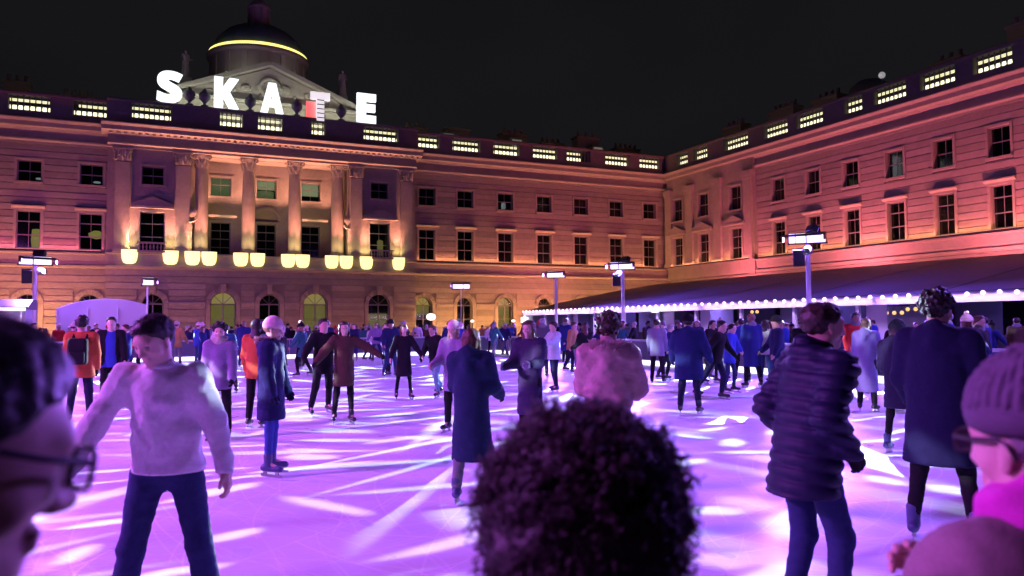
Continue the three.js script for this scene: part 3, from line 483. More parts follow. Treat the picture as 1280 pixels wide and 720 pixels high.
barrier('dark panelled barrier along the open side of the ice away from the marquee', RK.x0 - 0.12, RK.z0, RK.x0 - 0.12, RK.z1, false);
barrier('dark panelled barrier in front of the watching people', RK.x1, RK.z1 + 0.1, RK.x0, RK.z1 + 0.1, false);

// ================================================================ RINK LAMP POSTS AND PATTERN PROJECTORS
const goboPlate = (() => {
  const R = 0.155, s = new THREE.Shape(); s.absarc(0, 0, R, 0, Math.PI * 2);
  const spots = [];
  for (let tries = 0; tries < 2500 && spots.length < 100; tries++) {
    const x = rr(-0.12, 0.12), y = rr(-0.12, 0.12), l = rr(0.005, 0.017), wd = rr(0.0012, 0.0032); if (Math.hypot(x, y) > 0.122 || spots.some((p) => Math.hypot(p[0] - x, p[1] - y) < (p[2] + l) * 0.95)) continue;
    spots.push([x, y, l]); const a = Math.atan2(y, x) + rr(-0.7, 0.7), h = new THREE.Path(), C = Math.cos(a), S2 = Math.sin(a);
    [[-l, 0], [-l * 0.2, wd], [l, wd * 0.3], [l * 0.6, -wd * 0.7], [-l * 0.4, -wd]].forEach(([p, q], k) => h[k ? 'lineTo' : 'moveTo'](x + p * C - q * S2, y + p * S2 + q * C)); h.closePath(); s.holes.push(h);
  }
  return new THREE.ExtrudeGeometry(s, { depth: 0.002, bevelEnabled: false, curveSegments: 24 });
})();
function projector(label, at, aim, color, k, spin, cone = 27, soft = 0.035) { // a lamp can whose pierced plate throws streaks of light on the ice
  const g = thing('pattern_projector', label, 'projector', at.toArray()); g.lookAt(aim);
  part('can', new THREE.CylinderGeometry(0.17, 0.15, cone < 20 ? 0.62 : 0.42, 20, 1, true).rotateX(Math.PI / 2).translate(0, 0, cone < 20 ? 0.2 : 0.1), M.blackMetal, g); part('can_back', new THREE.CylinderGeometry(0.15, 0.1, 0.06, 20).rotateX(Math.PI / 2).translate(0, 0, -0.13), M.blackMetal, g);
  const p = part('pierced_plate', goboPlate, M.blackMetal, g); p.position.z = cone < 20 ? 0.49 : 0.29; p.rotation.z = spin; p.castShadow = true;
  part('yoke', new THREE.TorusGeometry(0.21, 0.016, 6, 18, Math.PI).rotateZ(Math.PI), M.blackMetal, g);
  const dir = aim.clone().sub(at).normalize(); spotLight('pattern_projector_light', at.clone().add(dir.multiplyScalar(0.02)), aim, cone, 0.1, color, k, soft);
}
const headBox = new RoundedBoxGeometry(0.56, 0.5, 0.2, 2, 0.03), faceBox = box(-0.26, 0.26, -0.21, 0.21, 0.1, 0.115);
function lampPost(label, x, z, h, heads, aim, color, k, o = {}) { // pole, cross-bar, row of floodlight heads
  const g = thing('rink_lamp_post', label, 'lamp post', [x, 0, z], 0, 'lamp posts round the rink'); g.rotation.y = o.turn ?? 0;
  part('pole', rod(V(0, -0.03, 0), V(0, h - 0.05, 0), o.r ?? 0.12, 12, (o.r ?? 0.12) * 0.85), M.whitePaint, g); part('base_plate', new THREE.CylinderGeometry(0.34, 0.36, 0.1, 16).translate(0, 0.02, 0), M.blackMetal, g);
  const n = heads.length, span = heads.reduce((s, q) => s + q * 0.56, 0); let t = -span / 2;
  part('cross_bar', box(-span / 2 - 0.05, span / 2 + 0.05, h - 0.05, h + 0.03, -0.04, 0.04), M.blackMetal, g);
  heads.forEach((wd) => {
    const u = t + wd * 0.28; t += wd * 0.56; const hg = new THREE.Group(); hg.name = 'floodlight_head'; g.add(hg); hg.position.set(u, h + 0.22, 0.12); g.updateMatrixWorld(true); hg.lookAt(lerp(aim.x, 0, 0.5), aim.y + 2.2, lerp(aim.z, 0, 0.5)); 
    const b = part('head_housing', headBox, M.blackMetal, hg); b.scale.x = wd; const f = part('head_lens', faceBox, G.violet, hg); f.scale.x = wd;
  });
  if (o.speaker) { part('speaker_box', new RoundedBoxGeometry(0.5, 0.75, 0.42, 2, 0.04).rotateX(0.25).translate(-0.38, h - 0.65, 0.2), M.blackMetal, g); }
  if (o.top) { // a blue-violet wash light on top, turned outwards over the tents and walls
    const q = new THREE.Group(); q.name = 'wash_light'; g.add(q); q.position.set(0.2, h + 0.62, 0); g.updateMatrixWorld(true); q.lookAt(o.top.x, o.top.y, o.top.z);
    part('wash_housing', new RoundedBoxGeometry(0.62, 0.34, 0.3, 2, 0.05), M.blackMetal, q); part('wash_lens', box(-0.26, 0.26, -0.13, 0.13, 0.15, 0.165), glow(0.5, 0.25, 2.0), q);
    const a = V(x, h + 0.62, z); a.add(o.top.clone().sub(a).normalize().multiplyScalar(0.3)); areaLight('wash_light', a, o.top, 0.5, 0.26, rgb(0.22, 0.1, 1), o.topK ?? 300);
  }
  const c = V(x, h + 0.15, z), d = aim.clone().sub(c).normalize();
  { // barn doors added over the whole row keep the beam on the ice and off the walls
    const q = new THREE.Group(); q.name = 'added_barn_door'; g.add(q); q.position.set(0, h + 0.15, 0); g.updateMatrixWorld(true); q.lookAt(aim.x, aim.y, aim.z); const W = Math.max(0.5, span) / 2 + 0.08;
    part('top_flap', box(-W, W, h > 8 ? 0.18 : 0.3, h > 8 ? 0.195 : 0.315, 0.3, 1.3), M.blackMetal, q); for (const e of [-1, 1]) part('side_flap', box(e * W - 0.006, e * W + 0.006, 0.05, h > 8 ? 0.18 : 0.3, 0.3, 0.9), M.blackMetal, q);
  }
  areaLight('rink_lamp_post_light', c.add(d.multiplyScalar(0.5)), aim, Math.max(0.5, span), 0.28, color, k); return g;
}
const toCam = (x, z) => Math.atan2(-x, -z);
lampPost('tall lamp post with three floodlights and a speaker before the near marquee', 26.7, -26.1, 5.25, [0.5, 0.8, 1.5], V(4, 0, -12), LAMP.violet, 5200, { turn: toCam(26.7, -26.1), speaker: true, top: V(33, 3.0, -24), topK: 2600 });
lampPost('lamp post with two floodlights before the middle of the marquee', 26.8, -41.4, 5.1, [0.9, 1.8], V(6, 0, -22), LAMP.violet, 4200, { turn: toCam(26.8, -41.4), speaker: true, top: V(33, 3.0, -42), topK: 2600 });
lampPost('lamp post with one wide floodlight at the far marquee end', 26.8, -50.3, 5.1, [2.4], V(6, 0, -28), LAMP.violet, 3600, { turn: toCam(26.8, -50.3) });
lampPost('lamp post with a speaker before the white marquee wall', -5.8, -49.7, 5.15, [1.2, 1.6], V(3, 0, -24), LAMP.lilac, 1800, { turn: toCam(-5.8, -49.7), speaker: true, top: V(-3, 2, -56), topK: 1600 });
lampPost('slim lamp post with a small violet floodlight before the dark doorway', -0.2, -49.6, 4.1, [1.1], V(4, 0, -26), LAMP.violet, 300, { turn: 0.1, r: 0.05 });
lampPost('slim lamp post with two small violet floodlights right of the columns', 21.9, -56.8, 4.5, [1.5, 0.9], V(8, 0, -26), LAMP.violet, 400, { turn: -0.3, r: 0.05 });
lampPost('unseen mast made tall for its light beside the ice to the left of the watchers', -15.8, -10, 11, [1.2, 1.2, 1.2], V(2, 0, -10), LAMP.magenta, 4200, { turn: 1.5 });  // unseen mast, raised above the posts to light the ice more steeply
lampPost('unseen mast made tall for its light beside the ice further along its open side', -15.8, -26, 11, [1.2, 1.2, 1.2], V(2, 0, -24), LAMP.magenta, 3000, { turn: 1.5 });  // second unseen mast, likewise raised for a steeper wash on the ice
lampPost('unseen mast added for its light at the near end of the marquee side', 23.5, -7, 11, [1.2, 1.2, 1.2], V(8, 0, -10), LAMP.violet, 3800, { turn: -1.4 });  // unseen mast added to wash the ice blue-violet from above
const iceWhite = rgb(0.62, 0.80, 1.0), paleLilac = rgb(0.85, 0.72, 1.0);
projector('pattern projector on the post before the near marquee', V(26.2, 4.9, -25.6), V(10, 0, -14), iceWhite, 17000, 0.3, 16);
projector('pattern projector on the post before the middle of the marquee', V(26.3, 4.8, -41), V(7, 0, -24), iceWhite, 26000, 1.3, 17);
projector('pattern projector on the post before the white marquee wall', V(-5.5, 4.8, -49.2), V(5, 0, -26), iceWhite, 24000, 2.1, 17);
projector('pattern projector on the mast left of the watchers', V(-15.4, 8.1, -9.8), V(3, 0, -9.5), paleLilac, 3600, 0.9, 17, 0.06);
projector('pattern projector on the mast along the open side of the ice', V(-15.4, 7.1, -25.8), V(5, 0, -17), iceWhite, 7000, 2.6, 17, 0.06);
projector('pattern projector on the mast at the near end of the marquee side', V(23.1, 7.1, -7.2), V(7, 0, -8.5), iceWhite, 4800, 1.9, 17, 0.06);

// ================================================================ THE LONG MARQUEE, LIGHT STRING AND BOOTHS
{
  const x0 = 28, x1 = 41.5, za = -58, zb = -6, e = 2.78, r = 5.25;
  const t = thing('long_marquee', 'long dark-roofed marquee with white fascia along the side range', 'marquee');
  const s = new THREE.Shape(); s.moveTo(x0 - 0.15, e); s.quadraticCurveTo((x0 + x1) / 2, lerp(e, r, 0.62), x1, r); s.lineTo(x1, r - 0.08); s.quadraticCurveTo((x0 + x1) / 2, lerp(e, r, 0.62) - 0.08, x0 - 0.15, e - 0.06); s.closePath();
  const n = 14, sz = (zb - za) / n;
  for (let k = 0; k < n; k++) part('roof_panel', new THREE.ExtrudeGeometry(s, { depth: sz - 0.03, bevelEnabled: false, curveSegments: 10 }).translate(0, 0.012 * (k % 2), za + k * sz), M.canvasDark, t);
  part('fascia', box(x0 - 0.22, x0 - 0.16, e - 0.36, e - 0.02, za, zb), M.canvasWhite, t);
  for (let k = 0; k <= n; k++) part('post', box(x0 - 0.08, x0 + 0.08, -0.03, e - 0.1, za + k * sz - 0.08, za + k * sz + 0.08), M.whitePaint, t);
  part('rear_wall', box(x1 - 0.1, x1 - 0.04, -0.03, r - 0.1, za, zb), M.canvasDark, t);
  part('end_wall', (() => { const q = new THREE.Shape([[x0 - 0.1, -0.03], [x1 - 0.12, -0.03], [x1 - 0.12, r - 0.12], [x0 - 0.1, e - 0.1]].map(([x, y]) => new THREE.Vector2(x, y))); return new THREE.ExtrudeGeometry(q, { depth: 0.06, bevelEnabled: false }).translate(0, 0, za); })(), M.canvasWhite, t);
  for (let k = 0; k < n; k++) part('lining_panel', box(x0 + 6, x0 + 6.06, -0.03, 3.1, za + k * sz + 0.2, za + (k + 1) * sz - (k % 3 === 0 ? 1.3 : 0.2)), k % 2 ? M.canvasDark : M.canvasWhite, t);
  part('bar_counter', box(x0 + 3, x0 + 3.7, -0.03, 1.1, za + 4, zb - 4), M.canvasDark, t);
  for (let k = 0; k < n; k += 1) if (k % 3 !== 1) part('side_curtain', box(x0 + 0.3, x0 + 0.34, -0.03, e - 0.14, za + k * sz + 0.15, za + k * sz + (k % 2 ? 1.2 : 0.8)), M.canvasWhite, t);
  const st = thing('light_string', 'string of pinkish white bulbs along the marquee eave', 'string lights');
  part('cable', rod(V(x0 - 0.26, e + 0.05, za), V(x0 - 0.26, e + 0.05, zb), 0.015, 5), M.blackMetal, st);
  const bulb = new THREE.SphereGeometry(0.085, 10, 8);
  for (let k = 0, z = za + 0.2; z < zb - 6; k++, z += 0.62) { if (z > -20.9 && z < -19.4) continue; const b = part('bulb', bulb, G.bulb, st); b.position.set(x0 - 0.28, e - 0.04 + 0.02 * Math.sin(k * 2.1), z); }
  for (let k = 0; k < 4; k++) areaLight('light_string_light', V(x0 - 0.42, e - 0.02, lerp(za, zb - 6, (k + 0.5) / 4)), V(x0 - 0.9, 0, lerp(za, zb - 6, (k + 0.5) / 4)), 11, 0.1, rgb(0.85, 0.55, 1), 34);
  for (const [z, y, nn] of [[-25.6, 2.1, 4], [-24.1, 2.25, 2], [-34, 2.3, 2], [-29.5, 2.2, 1]]) { const o = thing('pendant_row', nn === 4 ? 'row of four small amber pendants inside the marquee' : nn === 1 ? 'single amber pendant inside the marquee' : z > -30 ? 'pair of amber pendants inside the near marquee bay' : 'pair of amber pendants deeper inside the marquee', 'pendant lamp', [x0 + 2.5, y, z]); part('pendant_rail', box(-0.02, 0.02, 0.3, 0.34, -0.2, nn * 0.4), M.blackMetal, o); for (let k = 0; k < nn; k++) { part('pendant_bulb', new THREE.SphereGeometry(0.09, 10, 8).translate(0, 0, k * 0.4), G.amber, o); part('pendant_cord', rod(V(0, 0.08, k * 0.4), V(0, 0.3, k * 0.4), 0.008, 5), M.blackMetal, o); } }
  const wl = thing('work_lamp', 'white lamp hanging under the marquee fascia', 'lamp', [x0 - 0.5, 2.45, -39]); part('lamp_lens', new RoundedBoxGeometry(0.16, 0.2, 0.6, 2, 0.05), G.white, wl); part('lamp_bracket', box(-0.02, 0.3, 0.1, 0.14, -0.02, 0.02), M.blackMetal, wl);
  const sf = thing('snowflake_light', 'glowing white snowflake on the marquee end post', 'light sign', [x0 - 0.1, 2.05, za + 0.1]); sf.rotation.y = -0.45;
  for (let k = 0; k < 6; k++) part('snowflake_arm', [box(-0.035, 0.035, 0, 0.36, 0.1, 0.14).clone(), box(-0.03, 0.03, 0, 0.14, 0.1, 0.14).clone().rotateZ(0.8).translate(0, 0.2, 0), box(-0.03, 0.03, 0, 0.14, 0.1, 0.14).clone().rotateZ(-0.8).translate(0, 0.2, 0)].map((g) => g.rotateZ(k * Math.PI / 3)), G.white, sf);
  for (let k = 0; k < 5; k++) { const z = lerp(za, zb, (k + 0.6) / 5), o = thing('added_fill_lamp', `added violet fill lamp inside the marquee, ${['farthest', 'second farthest', 'middle', 'second nearest', 'nearest'][k]} of five`, 'lamp', [x0 + 4.5, 3.25, z], 0, 'added violet fill lamps inside the marquee'); part('lamp_tube', rod(V(0, 0, -0.9), V(0, 0, 0.9), 0.04, 8), glow(0.5, 0.35, 1.4), o); part('lamp_hanger', rod(V(0, 0.04, 0), V(0, 0.5, 0), 0.01, 5), M.blackMetal, o); areaLight('added_fill_lamp_light', V(x0 + 4.5, 3.18, z), V(x0 + 4.3, 0, z), 0.1, 1.8, rgb(0.3, 0.18, 1), 160); }  // violet lamps added only to brighten the dark marquee interior
  // white booth and left-hand booth with a lit canopy edge
  const b = thing('white_marquee', 'plain white marquee with shallow arched roof before the left wing', 'marquee', [-2.5, 0, -50.4]); b.scale.set(0.74, 1, 1);
  const bs = new THREE.Shape(); bs.moveTo(-3.1, -0.03); bs.lineTo(3.1, -0.03); bs.lineTo(3.1, 2.95); bs.quadraticCurveTo(0, 3.75, -3.1, 2.75); bs.closePath(); part('wall', new THREE.ExtrudeGeometry(bs, { depth: 3, bevelEnabled: true, bevelSize: 0.03, bevelThickness: 0.03, bevelSegments: 1 }).translate(0, 0, -3), M.canvasWhite, b);
  for (const x of [-3.05, -1.02, 1.02, 3.05]) part('seam_pole', rod(V(x, -0.03, 0.05), V(x, 2.8, 0.05), 0.03, 6), M.canvasWhite, b);
  const k = thing('kiosk', 'kiosk with a bright white canopy edge at the left of the view', 'kiosk', [-7.3, 0, -44]);
  part('kiosk_wall', box(-2, 1.8, -0.03, 2.6, -2.4, 0), M.canvasWhite, k); part('kiosk_roof', mould([[-2.6, 2.602], [0.7, 2.602], [0.7, 2.7], [-1, 3.1], [-2.6, 3.1]], -2.2, 2.0), M.canvasDark, k); part('light_strip', box(-2.1, 1.9, 2.5, 2.66, 0.72, 0.8), G.tent, k);
  for (const x of [-1.9, 1.7]) part('canopy_post', rod(V(x, -0.03, 0.6), V(x, 2.6, 0.6), 0.04), M.whitePaint, k);
  areaLight('kiosk_light', V(-7.3, 2.45, -43.1), V(-7.3, 0, -42.6), 3.8, 0.14, rgb(1, 0.85, 0.95), 12);
  for (const [x, z, y, lb] of [[20.6, -60.2, 2.35, 'glowing white globe lamp on a post before the first arch'], [24.6, -61.2, 2.0, 'low white globe lamp on a post before the second arch'], [28.6, -61.6, 2.0, 'low white globe lamp on a post before the third arch'], [10.3, -60.6, 2.0, 'low white globe lamp before the yellow-lit arch']]) {
    const o = thing('globe_lamp', lb, 'lamp', [x, 0, z], 0, 'globe lamps before the arches'); part('lamp_stem', rod(V(0, -0.03, 0), V(0, y - 0.2, 0), 0.05), M.blackMetal, o); part('lamp_globe', new THREE.SphereGeometry(y > 2.2 ? 0.36 : 0.15, 16, 10).scale(1.1, 0.8, 1.1).translate(0, y, 0), glow(1.5, 1.4, 1.25), o);
  }
}

// ================================================================ PEOPLE
// A figure is a skeleton of joints; every part of it is the surface of a field of tapered capsules joined smoothly (surface nets).
function nets(f, lo, hi, cell) {
  const n = [0, 1, 2].map((i) => Math.ceil((hi[i] - lo[i]) / cell) + 1), [nx, ny, nz] = n, val = new Float32Array(nx * ny * nz).fill(1), B = 6, far = cell * B * 1.35;
  for (let K = 0; K < nz; K += B) for (let J = 0; J < ny; J += B) for (let I = 0; I < nx; I += B) {
    const d = f(lo[0] + (I + B / 2) * cell, lo[1] + (J + B / 2) * cell, lo[2] + (K + B / 2) * cell);
    const skip = Math.abs(d) > far;
    for (let k = K; k < Math.min(K + B, nz); k++) for (let j = J; j < Math.min(J + B, ny); j++) for (let i = I; i < Math.min(I + B, nx); i++) val[(k * ny + j) * nx + i] = skip ? d : f(lo[0] + i * cell, lo[1] + j * cell, lo[2] + k * cell);
  }
  const id = new Int32Array(nx * ny * nz).fill(-1), pos = [], idx = [];
  const off = [0, 1, nx, nx + 1, nx * ny, nx * ny + 1, nx * ny + nx, nx * ny + nx + 1], edges = [[0, 1], [2, 3], [4, 5], [6, 7], [0, 2], [1, 3], [4, 6], [5, 7], [0, 4], [1, 5], [2, 6], [3, 7]];
  for (let k = 0; k < nz - 1; k++) for (let j = 0; j < ny - 1; j++) for (let i = 0; i < nx - 1; i++) {
    const c = (k * ny + j) * nx + i; let mask = 0; for (let q = 0; q < 8; q++) if (val[c + off[q]] < 0) mask |= 1 << q;
    if (mask === 0 || mask === 255) continue;
    let x = 0, y = 0, z = 0, m = 0;
    for (const [a, b] of edges) { const va = val[c + off[a]], vb = val[c + off[b]]; if ((va < 0) === (vb < 0)) continue; const t = va / (va - vb); x += (a & 1) + t * ((b & 1) - (a & 1)); y += ((a >> 1) & 1) + t * (((b >> 1) & 1) - ((a >> 1) & 1)); z += (a >> 2) + t * ((b >> 2) - (a >> 2)); m++; }
    id[c] = pos.length / 3; pos.push(lo[0] + (i + x / m) * cell, lo[1] + (j + y / m) * cell, lo[2] + (k + z / m) * cell);
  }
  const quad = (a, b, c, d, flip) => { if (a < 0 || b < 0 || c < 0 || d < 0) return; if (flip) idx.push(a, c, b, b, c, d); else idx.push(a, b, c, b, d, c); };
  for (let k = 1; k < nz - 1; k++) for (let j = 1; j < ny - 1; j++) for (let i = 1; i < nx - 1; i++) {
    const c = (k * ny + j) * nx + i, s = val[c] < 0;
    if (s !== val[c + 1] < 0) quad(id[c - nx - nx * ny], id[c - nx * ny], id[c - nx], id[c], !s);
    if (s !== val[c + nx] < 0) quad(id[c - 1 - nx * ny], id[c - nx * ny], id[c - 1], id[c], s);
    if (s !== val[c + nx * ny] < 0) quad(id[c - 1 - nx], id[c - nx], id[c - 1], id[c], !s);
  }
  const g = new THREE.BufferGeometry(); g.setAttribute('position', new THREE.Float32BufferAttribute(pos, 3)); g.setIndex(idx);
  const uv = new Float32Array(pos.length / 3 * 2); for (let i = 0; i < uv.length / 2; i++) { uv[2 * i] = pos[3 * i] + pos[3 * i + 2] * 0.8; uv[2 * i + 1] = pos[3 * i + 1]; } g.setAttribute('uv', new THREE.BufferAttribute(uv, 2));
  g.computeVertexNormals(); return g;
}
// primitives: [ax,ay,az, bx,by,bz, ra, rb, blend, nx,ny,nz, flat]
const P3 = (v) => [v.x, v.y, v.z];
const cap = (a, b, ra, rb = ra, k = 0.04, n, flat = 1) => [...P3(a), ...P3(b), ra, rb, k, ...(n ? P3(n) : [0, 0, 0]), flat];
function field(prims, mod) {
  const L = prims.length, f = (x, y, z) => {
    let acc = 1e3;
    for (let i = 0; i < L; i++) {
      const p = prims[i]; let qx = x - p[0], qy = y - p[1], qz = z - p[2], dx = p[3] - p[0], dy = p[4] - p[1], dz = p[5] - p[2];
      if (p[12] !== 1) { const c = (qx * p[9] + qy * p[10] + qz * p[11]) * (1 / p[12] - 1); qx += p[9] * c; qy += p[10] * c; qz += p[11] * c; }
      const dd = dx * dx + dy * dy + dz * dz, t = dd > 0 ? Math.min(1, Math.max(0, (qx * dx + qy * dy + qz * dz) / dd)) : 0; qx -= dx * t; qy -= dy * t; qz -= dz * t;
      const d = Math.sqrt(qx * qx + qy * qy + qz * qz) - (p[6] + (p[7] - p[6]) * t), k = p[8];
      if (acc > 100) acc = d; else { const h = Math.max(k - Math.abs(acc - d), 0) / k; acc = Math.min(acc, d) - h * h * k * 0.25; }
    }
    return mod ? mod(acc, x, y, z) : acc;
  };
  let lo = [1e9, 1e9, 1e9], hi = [-1e9, -1e9, -1e9];
  for (const p of prims) for (let c = 0; c < 3; c++) { const r = Math.max(p[6], p[7]) + 0.04; lo[c] = Math.min(lo[c], p[c] - r, p[3 + c] - r); hi[c] = Math.max(hi[c], p[c] + r, p[3 + c] + r); }
  return { f, lo, hi };
}
const meshOf = (prims, cell, mod) => { const q = field(prims, mod); return nets(q.f, q.lo.map((v) => v - cell * 2), q.hi.map((v) => v + cell * 2), cell); };

function pose(o) {
  const s = (o.h ?? 1.72) / 1.75, w = (o.female ? 0.9 : 1) * s * (o.broad ?? 1), up = V(0, 1, 0).applyEuler(new THREE.Euler(o.lean ?? 0, 0, -(o.side ?? 0))), fw = V(0, 0, 1).applyEuler(new THREE.Euler(o.lean ?? 0, 0, 0));
  const tw = o.twist ?? 0, sx = V(Math.cos(tw), 0, -Math.sin(tw)), J = { s, up, fw, sx }, at = (b, ...q) => { const v = b.clone(); for (let i = 0; i < q.length; i += 2) v.addScaledVector(q[i], q[i + 1]); return v; };
  const legs = o.legs ?? [{}, {}]; J.pelvis = V(0, 0.95 * s, 0);
  J.leg = legs.map((l, i) => {
    const e = i ? -1 : 1, hip = at(J.pelvis, V(1, 0, 0), e * 0.092 * s, V(0, 1, 0), -0.03 * s), sw = l.s ?? 0, sp = l.o ?? 0.05, kn = l.k ?? 0.08;
    const d1 = V(e * Math.sin(sp), -Math.cos(sp) * Math.cos(sw), Math.sin(sw)).normalize(), knee = at(hip, d1, 0.43 * s), d2 = V(e * Math.sin(sp) * 0.9, -Math.cos(sp) * Math.cos(sw - kn), Math.sin(sw - kn)).normalize(), ankle = at(knee, d2, 0.40 * s);
    const yaw = e * (l.y ?? 0.2), toeDir = V(Math.sin(yaw), l.t ?? -0.12, Math.cos(yaw)).normalize(); return { hip, knee, ankle, toe: at(ankle, toeDir, 0.155 * s, V(0, 1, 0), -0.04 * s), heel: at(ankle, toeDir, -0.05 * s, V(0, 1, 0), -0.05 * s), dir: toeDir };
  });
  const low = Math.min(...J.leg.map((l) => Math.min(l.heel.y, l.toe.y))) - (o.skates === false ? 0.045 : 0.095);
  const dn = V(0, -low, 0); J.pelvis.add(dn); for (const l of J.leg) for (const k of ['hip', 'knee', 'ankle', 'toe', 'heel']) l[k].add(dn);
  J.waist = at(J.pelvis, up, 0.14 * s); J.chest = at(J.pelvis, up, 0.36 * s); J.neck = at(J.pelvis, up, 0.525 * s, fw, 0.005);
  J.arm = (o.arms ?? [{}, {}]).map((a, i) => {
    const e = i ? -1 : 1, sh = at(J.pelvis, up, 0.475 * s, sx, e * 0.178 * w), f = a.f ?? 0.08, out = a.o ?? 0.14, el = a.e ?? 0.25, inn = a.i ?? 0.1;
    const f2 = fw.clone().applyAxisAngle(V(0, 1, 0), tw), d1 = at(V(0, 0, 0), up, -Math.cos(f) * Math.cos(out), sx, e * Math.sin(out), f2, Math.sin(f) * Math.cos(out)).normalize(), elbow = at(sh, d1, 0.285 * s);
    const d2 = at(V(0, 0, 0), up, -Math.cos(f + el) * Math.cos(out - inn), sx, e * Math.sin(out - inn), f2, Math.sin(f + el) * Math.cos(out - inn)).normalize(), wrist = at(elbow, d2, 0.25 * s); return { sh, elbow, wrist, dir: d2, e, side: sx.clone().multiplyScalar(e), f2 };
  });
  const hd = o.head ?? {}, q = new THREE.Quaternion().setFromEuler(new THREE.Euler(hd.p ?? 0, (hd.y ?? 0) + tw, hd.r ?? 0, 'YXZ')); J.hq = q; J.hs = s * (o.female ? 0.95 : 1) * (o.headScale ?? 1);
  J.head = at(J.neck, up, 0.095 * s).add(V(0, 0.065, 0.02).multiplyScalar(J.hs).applyQuaternion(q)); J.H = (x, y, z) => V(x, y, z).multiplyScalar(J.hs).applyQuaternion(q).add(J.head); J.HN = (x, y, z) => V(x, y, z).applyQuaternion(q);
  return J;
}
function headPrims(J, fine) {
  const H = J.H, k = J.hs, c = (a, b, r1, r2, kk, n, fl) => cap(a, b, r1 * k, r2 * k, kk * k, n, fl);
  const p = [c(H(0, 0.035, -0.03), H(0, 0.035, 0.012), 0.086, 0.082, 0.03, J.HN(1, 0, 0), 0.9), c(H(0, 0.0, 0.03), H(0, -0.075, 0.045), 0.066, 0.04, 0.04, J.HN(1, 0, 0), 0.92), c(H(0, -0.1, 0.056), H(0, -0.1, 0.062), 0.022, 0.022, 0.03),
    c(H(0.045, -0.06, 0.0), H(-0.045, -0.06, 0.0), 0.022, 0.022, 0.05), c(H(0, -0.06, -0.02), J.neck, 0.058, 0.062, 0.04)];
  if (fine) {
    p.push(c(H(0, 0.012, 0.094), H(0, -0.03, 0.113), 0.009, 0.014, 0.02), c(H(0.013, -0.034, 0.1), H(-0.013, -0.034, 0.1), 0.011, 0.011, 0.012), c(H(-0.036, 0.03, 0.083), H(0.036, 0.03, 0.083), 0.013, 0.013, 0.025), c(H(0.04, -0.02, 0.068), H(0.05, -0.03, 0.05), 0.018, 0.02, 0.03), c(H(-0.04, -0.02, 0.068), H(-0.05, -0.03, 0.05), 0.018, 0.02, 0.03),
      c(H(-0.02, -0.062, 0.087), H(0.02, -0.062, 0.087), 0.0065, 0.0065, 0.01), c(H(-0.016, -0.074, 0.086), H(0.016, -0.074, 0.086), 0.008, 0.008, 0.008));
    for (const e of [-1, 1]) p.push(c(H(e * 0.083, 0.012, -0.008), H(e * 0.08, -0.028, 0.0), 0.019, 0.012, 0.008, J.HN(1, 0, 0), 0.45));
  } else { p.push(c(H(0, 0.01, 0.096), H(0, -0.03, 0.112), 0.01, 0.014, 0.02)); for (const e of [-1, 1]) p.push(c(H(e * 0.084, 0.012, -0.008), H(e * 0.08, -0.025, 0), 0.02, 0.014, 0.01, J.HN(1, 0, 0), 0.5)); }
  return p;
}
function handPrims(a, s, fine, curl = 0.35, fat = 1) { // palm, four unequal fingers and a thumb, gently curled
  const d = a.dir, palmN = a.side.clone().multiplyScalar(-1), across = new THREE.Vector3().crossVectors(palmN, d).normalize().multiplyScalar(a.e * -1); // across points to the thumb side
  const thumbSide = across.dot(a.f2) >= 0 ? across : across.multiplyScalar(-1), at = (b, x, y, z) => b.clone().addScaledVector(d, x * s).addScaledVector(thumbSide, y * s).addScaledVector(palmN, z * s), w = a.wrist;
  if (!fine) return [cap(at(w, 0.0, 0, 0), at(w, 0.09, 0, 0.01), 0.034 * fat * s, 0.042 * fat * s, 0.03, palmN, 0.6), cap(at(w, 0.09, 0, 0.01), at(w, 0.155, 0, 0.035), 0.036 * fat * s, 0.026 * fat * s, 0.02, palmN, 0.6), cap(at(w, 0.04, 0.03, 0), at(w, 0.1, 0.06, 0.02), 0.018 * fat * s, 0.014 * fat * s, 0.015)];
  const out = [cap(at(w, -0.01, 0, 0), at(w, 0.02, 0, 0), 0.03 * s, 0.034 * s, 0.02, palmN, 0.75), cap(at(w, 0.03, 0.014, 0), at(w, 0.085, 0.022, 0), 0.024 * s * fat, 0.02 * s * fat, 0.02), cap(at(w, 0.03, -0.012, 0), at(w, 0.08, -0.024, 0), 0.022 * s * fat, 0.018 * s * fat, 0.02)];
  [[0.03, 0.072, 0.09], [0.011, 0.08, 0.093], [-0.009, 0.074, 0.091], [-0.027, 0.058, 0.082]].forEach(([y, L, x0]) => {
    let p = at(w, x0 - 0.01, y, 0), ang = curl * 0.5; for (let k = 0; k < 3; k++) { const l = L * [0.46, 0.32, 0.24][k], q = p.clone().addScaledVector(d, Math.cos(ang) * l * s).addScaledVector(palmN, Math.sin(ang) * l * s).addScaledVector(thumbSide, y * 0.1 * s); out.push(cap(p, q, (0.0098 - k * 0.0006) * s * fat, (0.0092 - k * 0.0008) * s * fat, 0.006)); p = q; ang += curl * 1.1; }
  });
  const t0 = at(w, 0.03, 0.026, 0.006), t1 = at(w, 0.062, 0.05, 0.018), t2 = at(w, 0.092, 0.058, 0.03); out.push(cap(t0, t1, 0.014 * s * fat, 0.0115 * s * fat, 0.012), cap(t1, t2, 0.0115 * s * fat, 0.0095 * s * fat, 0.005)); return out;
}
const skinTone = [[0.50, 0.32, 0.25], [0.56, 0.38, 0.30], [0.36, 0.22, 0.16], [0.22, 0.13, 0.09]].map(([r, g, b]) => new THREE.MeshPhysicalMaterial({ color: rgb(r, g, b), roughness: 0.55 }));
const weave = noiseTexture(256, (x, y) => { const v = 0.5 + 0.3 * tile(x, y, 18, 3) + 0.25 * tile(x, y, 40, 9); return [v, v, v]; }, 2.5);
